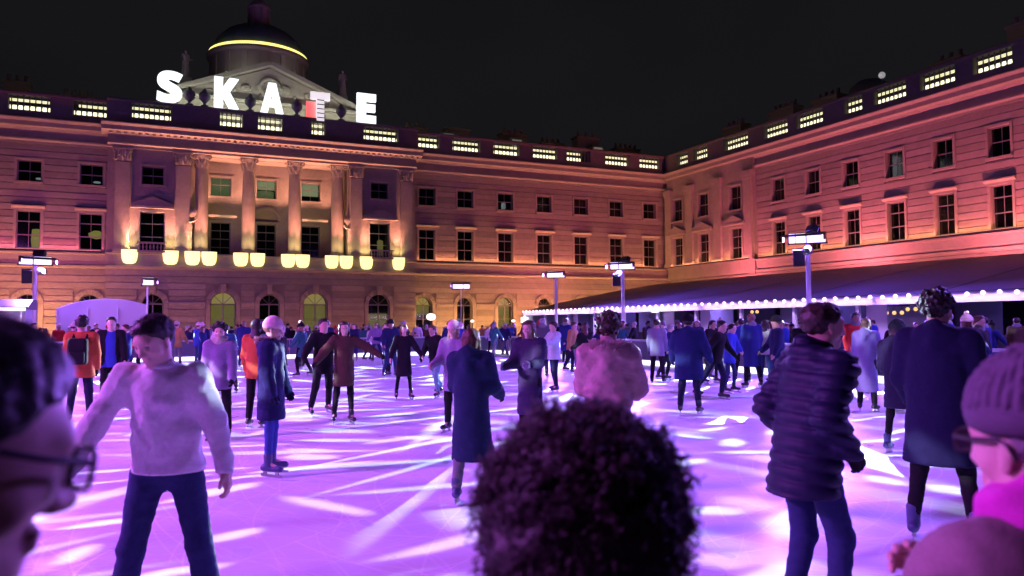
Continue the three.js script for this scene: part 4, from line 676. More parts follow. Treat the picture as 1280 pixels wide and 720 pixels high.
const clothTone = noiseTexture(256, (x, y) => { const v = clamp(0.92 + 0.05 * tile(x, y, 3, 5) + 0.10 * tile(x, y, 30, 2), 0, 1); return [v, v, v]; }, 2.2, true);
const clothCache = new Map();
function cloth(r, g, b, o = {}) { const k = [r, g, b, JSON.stringify(o)].join(); if (!clothCache.has(k)) clothCache.set(k, new THREE.MeshPhysicalMaterial({ color: rgb(r, g, b), map: clothTone, roughness: o.rough ?? 0.9, specularIntensity: 0.35, bumpMap: weave, bumpScale: o.bump ?? 0.0012 })); return clothCache.get(k); }
const hairMat = [[0.012, 0.009, 0.008], [0.03, 0.018, 0.012], [0.08, 0.045, 0.025], [0.2, 0.13, 0.07], [0.25, 0.24, 0.24], [0.07, 0.02, 0.012]].map(([r, g, b]) => std({ color: rgb(r, g, b), roughness: 0.55 }));
const shoeMat = std({ color: rgb(0.018, 0.018, 0.022), roughness: 0.4 }), hireSkate = std({ color: rgb(0.05, 0.06, 0.16), roughness: 0.4 });

function person(o) {
  const J = pose(o), s = J.s, cell = o.cell ?? 0.03, fine = cell <= 0.02, g = new THREE.Group(), zF = V(0, 0, 1), w = (o.female ? 0.9 : 1) * s * (o.broad ?? 1), fwn = J.fw.clone().applyAxisAngle(V(0, 1, 0), o.twist ?? 0);
  // body: one continuous surface from head to feet
  const bodyP = [cap(J.pelvis, J.waist, 0.135 * w, 0.125 * w, 0.06, fwn, 0.72), cap(J.waist, J.chest, 0.125 * w, 0.15 * w, 0.06, fwn, 0.7), cap(J.arm[0].sh, J.arm[1].sh, 0.06 * s, 0.06 * s, 0.07), cap(J.chest, J.neck, 0.12 * w, 0.06 * s, 0.06)];
  for (const l of J.leg) bodyP.push(cap(l.hip, l.knee, 0.076 * s * (o.slim ?? 1), 0.048 * s * (o.slim ?? 1), 0.04), cap(l.knee, l.ankle, 0.048 * s * (o.slim ?? 1), 0.034 * s * (o.slim ?? 1), 0.03), cap(l.ankle, l.toe, 0.03 * s, 0.024 * s, 0.02));
  for (const a of J.arm) bodyP.push(cap(a.sh, a.elbow, 0.05 * s, 0.04 * s, 0.04), cap(a.elbow, a.wrist, 0.04 * s, 0.028 * s, 0.03));
  const hands = J.arm.map((a) => handPrims(a, s, fine, o.curl)), body = [];
  if (fine) {
    body.push(meshOf([...bodyP, cap(J.H(0, -0.06, -0.02), J.neck, 0.055 * s, 0.06 * s, 0.04)], Math.max(cell, 0.016)));
    const eyes = [-1, 1].map((e) => J.H(e * 0.033, 0.006, 0.093)); body.push(meshOf(headPrims(J, true), o.headCell ?? Math.min(cell * 0.5, 0.007), (d, x, y, z) => { for (const e of eyes) d = Math.max(d, 0.013 * J.hs - Math.hypot(x - e.x, y - e.y, z - e.z)); return d; }));
    if (!o.gloves && !o.noHands) for (const h of hands) body.push(meshOf(h, 0.005));
  } else body.push(meshOf([...bodyP, ...headPrims(J, false), ...(o.gloves ? [] : hands.flat())], cell));
  part('body', body.length > 1 ? join(body) : body[0], o.skin ?? skinTone[0], g);
  if (fine) for (const e of [-1, 1]) part('eye', new THREE.SphereGeometry(0.0125 * J.hs, 10, 8).translate(...P3(J.H(e * 0.033, 0.006, 0.081))), M.eye ?? (M.eye = std({ color: rgb(0.16, 0.13, 0.12), roughness: 0.2 })), g);
  // trousers
  const fl = o.flare ?? 1, tr = [cap(J.pelvis, J.waist, 0.15 * w, 0.14 * w, 0.05, fwn, 0.76)];
  for (const l of J.leg) tr.push(cap(l.hip, l.knee, 0.096 * s * (o.slim ?? 1), 0.068 * s * (o.slim ?? 1), 0.04), cap(l.knee, l.ankle.clone().addScaledVector(V(0, 1, 0), o.skates === false ? -0.01 : 0.03), 0.068 * s * (o.slim ?? 1), 0.054 * s * fl * (o.slim ?? 1), 0.03));
  const fold = fine ? 0.006 : 0; 
  part('trousers', meshOf(tr, cell, fold ? (d, x, y, z) => d + fold * N3(x * 14, y * 22 + 3, z * 14) + fold * 0.5 * N3(x * 34, y * 60, z * 34) : undefined), o.pants, g);
  // coat or sweater
  const b = o.bulk ?? 0.02, len = o.len ?? 0.12, ct = [cap(J.waist, J.chest, (0.15 + b) * w, (0.158 + b) * w, 0.08, fwn, 0.74), cap(J.arm[0].sh.clone().addScaledVector(J.up, -0.01), J.arm[1].sh.clone().addScaledVector(J.up, -0.01), 0.058 * s + b * 0.6, 0.058 * s + b * 0.6, 0.08), cap(J.chest, J.neck.clone().addScaledVector(J.up, o.collar ?? -0.01), (0.135 + b * 0.5) * w, (o.collar ? 0.085 : 0.07) * s, 0.06, fwn, 0.88)];
  const hem = J.pelvis.clone().addScaledVector(J.up, -Math.min(len, 0.25) * s).add(V(0, -Math.max(0, len - 0.25) * s, 0)), mid = J.leg[0].knee.clone().add(J.leg[1].knee).multiplyScalar(0.5); if (len > 0.2) { hem.x = lerp(hem.x, mid.x, 0.4); hem.z = lerp(hem.z, mid.z, 0.5); }
  ct.push(cap(J.waist, hem, (0.15 + b) * w, (0.158 + b + (o.skirt ?? 0.02)) * w, 0.06, fwn, 0.8));
  for (const a of J.arm) ct.push(cap(a.sh, a.elbow, 0.066 * s + b * 0.7, 0.056 * s + b * 0.7, 0.05), cap(a.elbow, a.wrist.clone().addScaledVector(a.dir, 0.005), 0.056 * s + b * 0.7, 0.044 * s + b * 0.4, 0.03));
  if (o.hood) ct.push(cap(J.neck.clone().addScaledVector(J.fw, -0.085 * s).addScaledVector(J.sx, 0.07 * s), J.neck.clone().addScaledVector(J.fw, -0.085 * s).addScaledVector(J.sx, -0.07 * s), 0.07 * s, 0.07 * s, 0.04), cap(J.neck.clone().addScaledVector(J.fw, -0.1 * s).addScaledVector(J.up, 0.04), J.neck.clone().addScaledVector(J.fw, -0.12 * s).addScaledVector(J.up, -0.1), 0.07 * s, 0.06 * s, 0.04));
  const py = J.pelvis.clone(), cutY = hem.y - 0.02 * s;
  let mod = (d, x, y, z) => Math.max(d, cutY - y);
  if (o.puffer) mod = (d, x, y, z) => { const v = (x - py.x) * J.up.x + (y - py.y) * J.up.y + (z - py.z) * J.up.z; return Math.max(d + 0.016 * Math.pow(Math.abs(Math.cos(v * Math.PI / 0.072)), 5) + (fine ? 0.004 * N3(x * 22, y * 40, z * 22) : 0), cutY - y); };
  else if (fine) { const q = o.fold ?? 0.01; mod = (d, x, y, z) => Math.max(d + q * N3(x * 7 + y * 5, y * 9, z * 7 + (o.h ?? 1) * 9) + q * 0.55 * N3(x * 19 - y * 8, y * 15 + 4, z * 19) + q * 0.25 * N3(x * 44, y * 38, z * 44), cutY - y); }
  const coat = part(o.coatName ?? 'coat', meshOf(ct, cell, mod), o.coat, g);
  if (o.ribs) { // ribbed cuffs, hem and neckline of a sweatshirt
    for (const a of J.arm) part('cuff', meshOf([cap(a.wrist.clone().addScaledVector(a.dir, -0.05), a.wrist.clone().addScaledVector(a.dir, 0.01), 0.044 * s, 0.038 * s, 0.01)], 0.008), o.coat, coat);
    part('neck_band', new THREE.TorusGeometry(0.072 * s, 0.014 * s, 8, 28).rotateX(Math.PI / 2).translate(...P3(J.neck.clone().addScaledVector(J.up, 0.012))), o.coat, coat);
  }
  if (o.furHood) { const c = J.neck.clone().addScaledVector(J.fw, -0.06 * s).addScaledVector(J.up, 0.03); const f = []; for (let k = 0; k < 1100; k++) { const a = rnd() * 6.283, r = rr(0.78, 1.15), p = c.clone().addScaledVector(J.sx, Math.cos(a) * 0.135 * s * r).addScaledVector(J.fw, Math.sin(a) * 0.12 * s * r).addScaledVector(J.up, rr(-0.03, 0.05)), q = p.clone().add(V(rr(-1, 1), rr(-0.6, 1), rr(-1, 1)).multiplyScalar(0.02)); f.push(rod(p, q, 0.005, 4, 0.001)); } part('fur_trim', f, o.furHood, coat, 'stuff'); }
  if (o.scarf) part('scarf', meshOf([cap(J.neck.clone().addScaledVector(J.sx, 0.05 * s).addScaledVector(J.up, 0.03), J.neck.clone().addScaledVector(J.sx, -0.05 * s).addScaledVector(J.up, 0.03), 0.085 * s, 0.085 * s, 0.03), cap(J.neck.clone().addScaledVector(J.up, 0.0), J.neck.clone().addScaledVector(J.up, 0.06), 0.1 * s, 0.082 * s, 0.03)], fine ? 0.008 : cell, fine ? (d, x, y, z) => d + 0.012 * N3(x * 16, y * 30, z * 16) : undefined), o.scarf, g);
  if (o.gloves) hands.forEach((h, i) => { if (!(o.noGlove === i)) part('glove', meshOf(handPrims(J.arm[i], s, fine, o.curl ?? 0.5, 1.25), fine ? 0.006 : cell * 0.7), o.gloves, g); });
  // feet: skates with a blade, or shoes
  for (const l of J.leg) {
    const up2 = V(0, 1, 0), boot = meshOf([cap(l.ankle.clone().add(V(0, 0.09 * s, 0)), l.ankle.clone().add(V(0, -0.01, 0)), 0.05 * s, 0.046 * s, 0.02), cap(l.heel, l.toe, 0.042 * s, 0.036 * s, 0.03)], fine ? 0.01 : cell * 0.8);
    const foot = part(o.skates === false ? 'shoe' : 'skate', boot, o.shoes ?? shoeMat, g);
    if (o.skates !== false) { const a = l.heel.clone().addScaledVector(l.dir, -0.03 * s), c = l.toe.clone().addScaledVector(l.dir, 0.04 * s), mk = (p, q, y0, y1, t) => { const d = q.clone().sub(p), L = d.length(), m = box(0, L, y0, y1, -t, t).clone(); m.rotateZ(Math.asin(clamp(d.y / L, -1, 1))); m.rotateY(-Math.atan2(d.z, d.x)); m.translate(p.x, p.y, p.z); return m; }; part('blade', [mk(a, c, -0.095, -0.065, 0.002), mk(a.clone().addScaledVector(l.dir, 0.03), a.clone().addScaledVector(l.dir, 0.07), -0.07, -0.02, 0.012), mk(c.clone().addScaledVector(l.dir, -0.09), c.clone().addScaledVector(l.dir, -0.05), -0.07, -0.02, 0.012)], M.steel, foot); }
  }
  // hair and hat
  const H = J.H, hs = J.hs, fz = J.HN(0, 0, 1), uy = J.HN(0, 1, 0), hc = J.head, hr = o.hair ?? 'short', hcell = fine ? (o.hairCell ?? 0.008) : cell * 0.75;
  if (hr !== 'none') {
    const hp = [cap(H(0, 0.045, -0.036), H(0, 0.05, 0.014), 0.095 * hs, 0.089 * hs, 0.03)];
    if (hr === 'curly') hp.push(cap(H(0, 0.07, -0.05), H(0, 0.09, 0.03), 0.1 * hs, 0.09 * hs, 0.03));
    if (hr === 'long') hp.push(cap(H(0, 0, -0.06), H(0, -0.16, -0.085), 0.085 * hs, 0.085 * hs, 0.04, fz, 0.7), cap(H(0, -0.16, -0.085), H(0, -0.3, -0.1), 0.088 * hs, 0.05 * hs, 0.03, fz, 0.6), cap(H(0.07, 0.0, 0.0), H(0.085, -0.17, 0.02), 0.03 * hs, 0.025 * hs, 0.03), cap(H(-0.07, 0.0, 0.0), H(-0.085, -0.17, 0.02), 0.03 * hs, 0.025 * hs, 0.03));
    if (hr === 'bun') hp.push(cap(H(0, 0.11, -0.1), H(0, 0.12, -0.11), 0.045 * hs, 0.04 * hs, 0.02));
    if (hr === 'tail') hp.push(cap(H(0, 0.07, -0.12), H(0, -0.08, -0.17), 0.035 * hs, 0.03 * hs, 0.03), cap(H(0, -0.08, -0.17), H(0, -0.2, -0.14), 0.03 * hs, 0.012 * hs, 0.02));
    const amp = hr === 'curly' ? 0.03 : fine ? 0.009 : 0.012;
    part('hair', meshOf(hp, hcell, (d, x, y, z) => { const qx = x - hc.x, qy = y - hc.y, qz = z - hc.z, f = (qx * fz.x + qy * fz.y + qz * fz.z) / hs, u = (qx * uy.x + qy * uy.y + qz * uy.z) / hs, lx = Math.abs(qx * J.HN(1, 0, 0).x + qy * J.HN(1, 0, 0).y + qz * J.HN(1, 0, 0).z) / hs; d += amp * N3(x * 26, y * 20, z * 26) + (fine ? amp * 0.6 * N3(x * 70, y * 50, z * 70) : 0); if (hr !== 'short' && hr !== 'curly') d = Math.max(d, hs * Math.min(f - 0.045, 0.072 - u)); if (hr === 'short' || hr === 'curly') { const hl = f < -0.045 ? -0.04 : -0.04 + (f + 0.045) * 0.93; d = Math.max(d, hs * (hl + 0.012 * N3(x * 40, 3, z * 40) - u)); } return d; }), o.hairMat ?? hairMat[0], g);
  }
  if (o.hat) {
    const hat = part('hat', meshOf([cap(H(0, 0.06, -0.03), H(0, 0.07, 0.008), 0.108 * hs, 0.104 * hs, 0.03), cap(H(0, 0.1, -0.02), H(0, 0.115, -0.02), 0.085 * hs, 0.07 * hs, 0.04)], hcell, (d, x, y, z) => { const u = ((x - hc.x) * uy.x + (y - hc.y) * uy.y + (z - hc.z) * uy.z) / hs; return Math.max(d + (fine ? 0.004 * Math.sin(Math.atan2(x - hc.x, z - hc.z) * 34) : 0), (0.045 - u) * hs); }), o.hat, g);
    part('hat_band', new THREE.TorusGeometry(0.099 * hs, 0.02 * hs, 8, 26).rotateX(Math.PI / 2).scale(1, 1.4, 1.06).applyQuaternion(J.hq).translate(...P3(H(0, 0.055, -0.014))), o.hat, hat);
    if (o.pom) part('pompom', meshOf([cap(H(0, 0.2, -0.02), H(0, 0.201, -0.02), 0.05 * hs, 0.05 * hs, 0.01)], fine ? 0.007 : cell * 0.7, (d, x, y, z) => d + 0.014 * N3(x * 60, y * 60, z * 60)), o.hat, hat);
  }
  return { g, J };
}
function place(p, name, label, category, x, z, face, group, y = 0) {
  p.name = numbered(name); tag(p, label, category, group); p.position.set(x, y, z); p.rotation.y = Math.atan2(-x, -z) + face * RAD; scene.add(p); return p;
}

// ---------------------------------------------------------------- the people one can tell apart
const C = { white: cloth(0.76, 0.74, 0.76), navy: cloth(0.02, 0.025, 0.09), navyDeep: cloth(0.012, 0.014, 0.05), black: cloth(0.012, 0.012, 0.015), jeans: cloth(0.03, 0.045, 0.12), jeansDark: cloth(0.014, 0.018, 0.045), blueJeans: cloth(0.05, 0.08, 0.35), pinkHat: cloth(0.8, 0.58, 0.6), pinkCoat: cloth(0.42, 0.26, 0.28), lilac: cloth(0.26, 0.2, 0.36), grey: cloth(0.2, 0.2, 0.22), orange: cloth(0.5, 0.11, 0.04), blue: cloth(0.04, 0.07, 0.42), tan: cloth(0.45, 0.26, 0.1), teal: cloth(0.2, 0.42, 0.44), cyanWhite: cloth(0.55, 0.68, 0.68), red: cloth(0.5, 0.03, 0.03), brown: cloth(0.09, 0.05, 0.035), dress: cloth(0.015, 0.013, 0.018), mauve: cloth(0.30, 0.22, 0.22), magenta: cloth(0.62, 0.05, 0.42), greyHat: cloth(0.13, 0.115, 0.15), green: cloth(0.04, 0.09, 0.06), cream: cloth(0.5, 0.46, 0.4) };
const puff = new THREE.MeshPhysicalMaterial({ color: rgb(0.008, 0.009, 0.035), specularIntensity: 0.5, roughness: 0.6 });
const stand = [{ s: 0.02, o: 0.06, k: 0.06 }, { s: -0.03, o: 0.06, k: 0.05 }];
function add(label, x, z, face, o, y = 0) { const p = person(o); place(p.g, 'person', label, 'person', x, z, face, o.group, y); return p; }

const whiteMan = add('man in a white sweatshirt and dark jeans, looking down, arms held out', 0.09, -4.60, -12, { h: 1.71, broad: 1.02, cell: 0.012, coatName: 'sweatshirt', ribs: true, coat: C.white, pants: C.jeans, skin: skinTone[1], bulk: 0.012, len: 0.03, fold: 0.016, flare: 1.35, lean: 0.17, side: -0.04, twist: -0.12,
  legs: [{ s: 0.05, o: 0.19, k: 0.12, y: 0.4 }, { s: 0.02, o: 0.19, k: 0.1, y: 0.4 }], arms: [{ f: 0.05, o: 0.34, e: 0.28, i: 0.12 }, { f: 0.28, o: 0.55, e: 0.35, i: 0.2 }], head: { y: -0.35, p: 0.42 }, hair: 'short', hairMat: hairMat[0], curl: 0.45 });
add('woman in a navy coat, blue jeans and pale pink knitted hat', 1.26, -9.33, 72, { h: 1.70, female: true, cell: 0.017, coat: C.navy, pants: C.blueJeans, skin: skinTone[1], bulk: 0.045, len: 0.34, collar: 0.03, hood: true, furHood: C.pinkCoat, hat: C.pinkHat, hair: 'short', hairMat: hairMat[3], slim: 0.8, shoes: hireSkate, legs: [{ s: 0.0, o: 0.05, k: 0.05 }, { s: 0.06, o: 0.07, k: 0.08 }], arms: [{ f: 0.1, o: 0.16, e: 0.3 }, { f: 0.05, o: 0.18, e: 0.25 }], head: { p: 0.05 }, gloves: C.navyDeep });
const puffMan = add('man in a dark quilted puffer jacket and jeans, leaning as he skates', 3.22, -3.19, 124, { h: 1.74, broad: 1.08, cell: 0.012, coatName: 'puffer_jacket', puffer: true, coat: puff, pants: C.jeans, skin: skinTone[0], bulk: 0.05, len: 0.2, skirt: 0.0, hood: true, collar: 0.02, lean: 0.16, side: 0.0, legs: [{ s: 0.1, o: 0.03, k: 0.3 }, { s: 0.3, o: 0.02, k: 0.4 }], arms: [{ f: -0.35, o: 0.26, e: 1.1, i: 0.35 }, { f: -0.3, o: 0.24, e: 1.15, i: 0.4 }], head: { p: 0.0, y: -0.1 }, hair: 'short', hairMat: hairMat[1], gloves: C.black });
const tallMan = add('tall man with dark curly hair in a long navy coat, seen from behind', 5.52, -4.11, 166, { h: 1.84, broad: 1.1, cell: 0.016, coat: C.navyDeep, pants: C.black, skin: skinTone[0], bulk: 0.045, len: 0.40, skirt: 0.03, hood: true, collar: 0.03, legs: [{ s: 0.02, o: 0.13, k: 0.08 }, { s: 0.08, o: 0.14, k: 0.14 }], arms: [{ f: 0.15, o: 0.22, e: 0.6, i: 0.25 }, { f: 0.1, o: 0.24, e: 0.55, i: 0.25 }], head: { y: -0.3 }, hair: 'curly', hairMat: hairMat[0], shoes: hireSkate, gloves: C.black, slim: 0.88 });
add('woman with long auburn hair in a long dark coat, seen from behind', 2.81, -7.03, 160, { h: 1.60, female: true, cell: 0.017, coat: cloth(0.015, 0.03, 0.075), pants: C.grey, bulk: 0.045, len: 0.55, skirt: 0.05, hood: true, hair: 'long', hairMat: hairMat[5], legs: [{ s: -0.12, o: 0.03, k: 0.1 }, { s: 0.2, o: 0.12, k: 0.3 }], arms: [{ f: 0.3, o: 0.14, e: 0.9 }, { f: 0.3, o: 0.16, e: 0.8 }], gloves: C.black, shoes: hireSkate });
add('person with dark hair in a pale pink hooded fur coat', 3.36, -5.42, 172, { h: 1.69, female: true, cell: 0.014, coat: C.pinkCoat, pants: C.black, bulk: 0.055, len: 0.3, hood: true, collar: 0.02, fold: 0.02, furHood: cloth(0.5, 0.33, 0.34), hair: 'curly', hairMat: hairMat[1], legs: stand, arms: [{ f: 0.4, o: 0.2, e: 0.9, i: 0.3 }, { f: 0.4, o: 0.2, e: 0.9, i: 0.3 }], gloves: C.black });
add('woman with long hair in a dark coat, arms spread for balance', 3.05, -13.56, 8, { h: 1.70, female: true, cell: 0.02, coat: C.brown, pants: C.black, bulk: 0.035, len: 0.32, hair: 'long', hairMat: hairMat[1], skin: skinTone[1], slim: 0.85, legs: [{ s: 0.12, o: 0.04, k: 0.1 }, { s: -0.05, o: 0.08, k: 0.15 }], arms: [{ f: 0.3, o: 1.05, e: 0.2 }, { f: 0.25, o: 0.75, e: 0.3 }], gloves: C.black });
add('person in dark clothes close behind the woman spreading her arms', 3.0, -15.1, 20, { h: 1.78, cell: 0.024, coat: C.black, pants: C.black, bulk: 0.03, len: 0.2, hair: 'short', legs: [{ s: -0.1, o: 0.1, k: 0.3 }, { s: 0.2, o: 0.2, k: 0.3 }], arms: [{ f: 0.5, o: 0.3, e: 0.4 }, { f: 0.4, o: 0.6, e: 0.3 }], gloves: C.black });
add('girl in a short black dress-coat with bare-looking slim legs', 5.24, -17.23, 10, { h: 1.64, female: true, cell: 0.022, coat: C.dress, pants: C.black, bulk: 0.02, len: 0.42, skirt: 0.05, hair: 'long', hairMat: hairMat[2], slim: 0.75, legs: [{ s: 0.1, o: 0.09, k: 0.1 }, { s: -0.02, o: 0.1, k: 0.1 }], arms: [{ f: 0.3, o: 0.5, e: 0.4 }, { f: 0.1, o: 0.4, e: 0.5 }] });
add('skater in a dark jacket and pale teal jeans, one leg back', 6.08, -17.43, -40, { h: 1.66, female: true, cell: 0.022, coat: C.black, pants: C.teal, bulk: 0.035, len: 0.15, hair: 'tail', hairMat: hairMat[2], lean: 0.2, legs: [{ s: 0.35, o: 0.05, k: 0.5 }, { s: -0.3, o: 0.08, k: 0.3 }], arms: [{ f: 0.3, o: 0.5, e: 0.5 }, { f: -0.2, o: 0.6, e: 0.4 }], gloves: C.black });
add('skater in a bright pale cyan jacket and dark trousers', 9.2, -17.4, -60, { h: 1.68, cell: 0.022, coat: C.cyanWhite, pants: C.jeansDark, bulk: 0.035, len: 0.14, hair: 'short', hairMat: hairMat[1], skin: skinTone[1], legs: [{ s: 0.15, o: 0.1, k: 0.2 }, { s: -0.1, o: 0.1, k: 0.15 }], arms: [{ f: 0.8, o: 0.2, e: 0.7 }, { f: 0.7, o: 0.2, e: 0.8 }], gloves: C.cyanWhite });
add('person in dark coat with a pinkish face, beside the curly hair', 4.7, -9.6, -30, { h: 1.68, female: true, cell: 0.02, coat: cloth(0.04, 0.03, 0.08), pants: C.black, bulk: 0.04, len: 0.5, hair: 'long', hairMat: hairMat[2], skin: skinTone[1], legs: stand, arms: [{ f: 0.4, o: 0.15, e: 1.1 }, { f: 0.4, o: 0.15, e: 1.0 }], gloves: C.lilac });
add('person in a pale pink hat talking to the long-coated woman', 4.35, -11.6, -25, { h: 1.66, female: true, cell: 0.02, coat: C.lilac, pants: C.black, bulk: 0.04, len: 0.3, hair: 'long', hairMat: hairMat[3], hat: C.pinkHat, skin: skinTone[1], legs: stand, arms: [{ f: 0.5, o: 0.2, e: 0.9 }, { f: 0.3, o: 0.2, e: 0.9 }], gloves: C.pinkCoat });
add('skater in a tan jacket gliding on one straight leg', 13.1, -23.5, 60, { h: 1.7, cell: 0.026, coat: C.tan, pants: C.jeansDark, bulk: 0.03, len: 0.14, hair: 'short', hairMat: hairMat[2], lean: 0.15, legs: [{ s: -0.4, o: 0.04, k: 0.1 }, { s: 0.25, o: 0.04, k: 0.3 }], arms: [{ f: 0.2, o: 0.3 }, { f: 0.1, o: 0.3 }] });
add('broad man in a big navy coat and dark cap, legs apart', 9.14, -11.91, 170, { h: 1.76, broad: 1.15, cell: 0.02, coat: cloth(0.015, 0.022, 0.11), pants: C.jeansDark, bulk: 0.06, len: 0.34, hood: true, hat: C.black, hair: 'short', legs: [{ s: 0.05, o: 0.1, k: 0.1 }, { s: -0.08, o: 0.12, k: 0.1 }], arms: [{ f: 0.2, o: 0.3, e: 0.4 }, { f: 0.1, o: 0.35, e: 0.4 }], gloves: C.black });
add('person in a grey-lilac jacket behind the broad man', 12.93, -18.27, 175, { h: 1.74, cell: 0.024, coat: cloth(0.25, 0.24, 0.32), pants: C.black, bulk: 0.035, len: 0.2, hair: 'short', hairMat: hairMat[1], legs: [{ s: 0.12, o: 0.08, k: 0.2 }, { s: -0.15, o: 0.12, k: 0.15 }], gloves: C.black });
add('skater in a black jacket pushing one leg far back', 11.35, -13.85, 70, { h: 1.72, cell: 0.022, coat: C.black, pants: C.jeansDark, bulk: 0.03, len: 0.15, lean: 0.25, hair: 'short', legs: [{ s: 0.35, o: 0.05, k: 0.5 }, { s: -0.45, o: 0.1, k: 0.1 }], arms: [{ f: 0.5, o: 0.4, e: 0.4 }, { f: -0.3, o: 0.4, e: 0.4 }], gloves: C.black });
add('skater in a bright blue jacket seen from behind', 15.34, -17.56, 178, { h: 1.74, cell: 0.024, coat: C.blue, pants: C.black, bulk: 0.04, len: 0.16, hood: true, hair: 'short', hairMat: hairMat[1], legs: [{ s: 0.05, o: 0.12, k: 0.15 }, { s: -0.05, o: 0.13, k: 0.1 }], gloves: C.black });
add('woman with long brown hair and jeans holding a red bag', 14.92, -16.15, 160, { h: 1.70, female: true, cell: 0.024, coat: C.cream, pants: C.jeans, bulk: 0.03, len: 0.12, hair: 'long', hairMat: hairMat[1], legs: stand, arms: [{ f: 0.3, o: 0.2, e: 0.6 }, { f: 0.4, o: 0.3, e: 0.7 }] });
{ const b = thing('red_bag', 'small red handbag at the side of the brown-haired woman', 'bag', [15.22, 0.98, -15.92], 0.6); part('bag_body', new RoundedBoxGeometry(0.3, 0.26, 0.12, 3, 0.04), C.red, b); part('bag_strap', new THREE.TorusGeometry(0.12, 0.012, 6, 16, Math.PI).translate(0, 0.12, 0), C.red, b); }
add('girl in a dark padded coat with slim black legs, skating away', 8.74, -7.08, 150, { h: 1.62, female: true, cell: 0.02, coat: cloth(0.02, 0.018, 0.05), pants: C.black, bulk: 0.05, len: 0.36, hood: true, hat: C.green, hair: 'long', hairMat: hairMat[1], slim: 0.8, legs: [{ s: -0.05, o: 0.05, k: 0.1 }, { s: 0.25, o: 0.06, k: 0.5 }], arms: [{ f: 0.3, o: 0.3, e: 0.7 }, { f: 0.3, o: 0.3, e: 0.7 }], gloves: C.black, shoes: hireSkate });
add('person in a long lilac coat beyond the puffer-jacket man', 12.31, -10.65, 165, { h: 1.70, female: true, cell: 0.022, coat: cloth(0.22, 0.19, 0.42), pants: C.black, bulk: 0.04, len: 0.6, skirt: 0.03, hood: true, hair: 'long', hairMat: hairMat[2], legs: stand, arms: [{ f: 0.3, o: 0.2, e: 0.9 }, { f: 0.3, o: 0.2, e: 0.9 }], gloves: C.black });
const op = add('person in an orange jacket wearing a black backpack', -1.12, -15.9, 168, { h: 1.80, cell: 0.022, coat: C.orange, pants: C.jeansDark, bulk: 0.045, len: 0.2, hair: 'curly', hairMat: hairMat[0], legs: [{ s: 0.05, o: 0.1, k: 0.1 }, { s: -0.1, o: 0.1, k: 0.1 }], gloves: C.black });
{ const back = thing('backpack', 'black backpack on the orange jacket', 'backpack', [op.g.position.x, 0, op.g.position.z], op.g.rotation.y); part('pack', new RoundedBoxGeometry(0.32, 0.46, 0.18, 3, 0.06).translate(0, 1.28, -0.27), C.black, back); part('pocket', new RoundedBoxGeometry(0.26, 0.2, 0.08, 3, 0.03).translate(0, 1.17, -0.38), C.black, back); for (const s of [-1, 1]) part('strap', tube([V(s * 0.1, 1.44, -0.2), V(s * 0.11, 1.57, -0.06), V(s * 0.12, 1.5, 0.13), V(s * 0.13, 1.2, 0.17)], 0.022, 6), C.black, back); }
add('man in an open black jacket over a blue shirt', -0.75, -18.4, -6, { h: 1.84, cell: 0.022, coat: C.blue, coatName: 'shirt', pants: C.black, bulk: 0.012, len: 0.16, hair: 'short', skin: skinTone[1], legs: [{ s: 0.05, o: 0.1, k: 0.1 }, { s: -0.1, o: 0.08, k: 0.1 }], arms: [{ f: 0.1, o: 0.2, e: 0.3 }, { f: 0.2, o: 0.2, e: 0.4 }] });
{ const p = scene.children[scene.children.length - 1]; // his open jacket, two fronts and a back
  const J = pose({ h: 1.84, legs: [{ s: 0.05, o: 0.1, k: 0.1 }, { s: -0.1, o: 0.08, k: 0.1 }], arms: [{ f: 0.1, o: 0.2, e: 0.3 }, { f: 0.2, o: 0.2, e: 0.4 }] }), pr = [cap(J.waist, J.chest, 0.19, 0.195, 0.08, V(0, 0, 1), 0.74), cap(J.arm[0].sh, J.arm[1].sh, 0.085, 0.085, 0.08), cap(J.waist, J.pelvis.clone().add(V(0, -0.12, 0)), 0.19, 0.2, 0.06, V(0, 0, 1), 0.8)];
  for (const a of J.arm) pr.push(cap(a.sh, a.elbow, 0.085, 0.075, 0.05), cap(a.elbow, a.wrist, 0.075, 0.06, 0.03));
  part('jacket', meshOf(pr, 0.022, (d, x, y, z) => Math.max(d, Math.min(z - 0.02, 0.085 + (1.4 - y) * 0.04 - Math.abs(x)))), C.black, p); }
add('smiling woman behind the white sweatshirt, dark hair and scarf', 0.95, -12.6, -10, { h: 1.66, female: true, cell: 0.02, coat: C.lilac, pants: C.black, bulk: 0.035, len: 0.2, hair: 'curly', hairMat: hairMat[0], skin: skinTone[1], scarf: C.cream, legs: stand, gloves: C.black });
add('person in a black coat with orange sleeves right of the smiling woman', 1.62, -13.7, 150, { h: 1.74, cell: 0.022, coat: C.orange, pants: C.black, bulk: 0.03, len: 0.16, hair: 'long', hairMat: hairMat[0], legs: stand, arms: [{ f: 0.1, o: 0.2 }, { f: 0.1, o: 0.24 }], gloves: C.black });
add('skater in a white bobble hat just beyond the pink-hatted woman', 2.6, -18.4, 60, { h: 1.66, female: true, cell: 0.024, coat: C.black, pants: C.black, bulk: 0.04, len: 0.2, hat: C.cream, pom: true, hair: 'long', hairMat: hairMat[2], lean: 0.15, legs: [{ s: 0.3, o: 0.1, k: 0.4 }, { s: -0.1, o: 0.1, k: 0.2 }], gloves: C.black });
add('skater in a blue-green jacket left of the pink-hatted woman', 1.75, -21.0, 200, { h: 1.72, cell: 0.026, coat: cloth(0.03, 0.10, 0.2), pants: C.black, bulk: 0.035, len: 0.16, hair: 'short', lean: 0.2, legs: [{ s: 0.3, o: 0.1, k: 0.5 }, { s: -0.2, o: 0.1, k: 0.2 }], gloves: C.black });
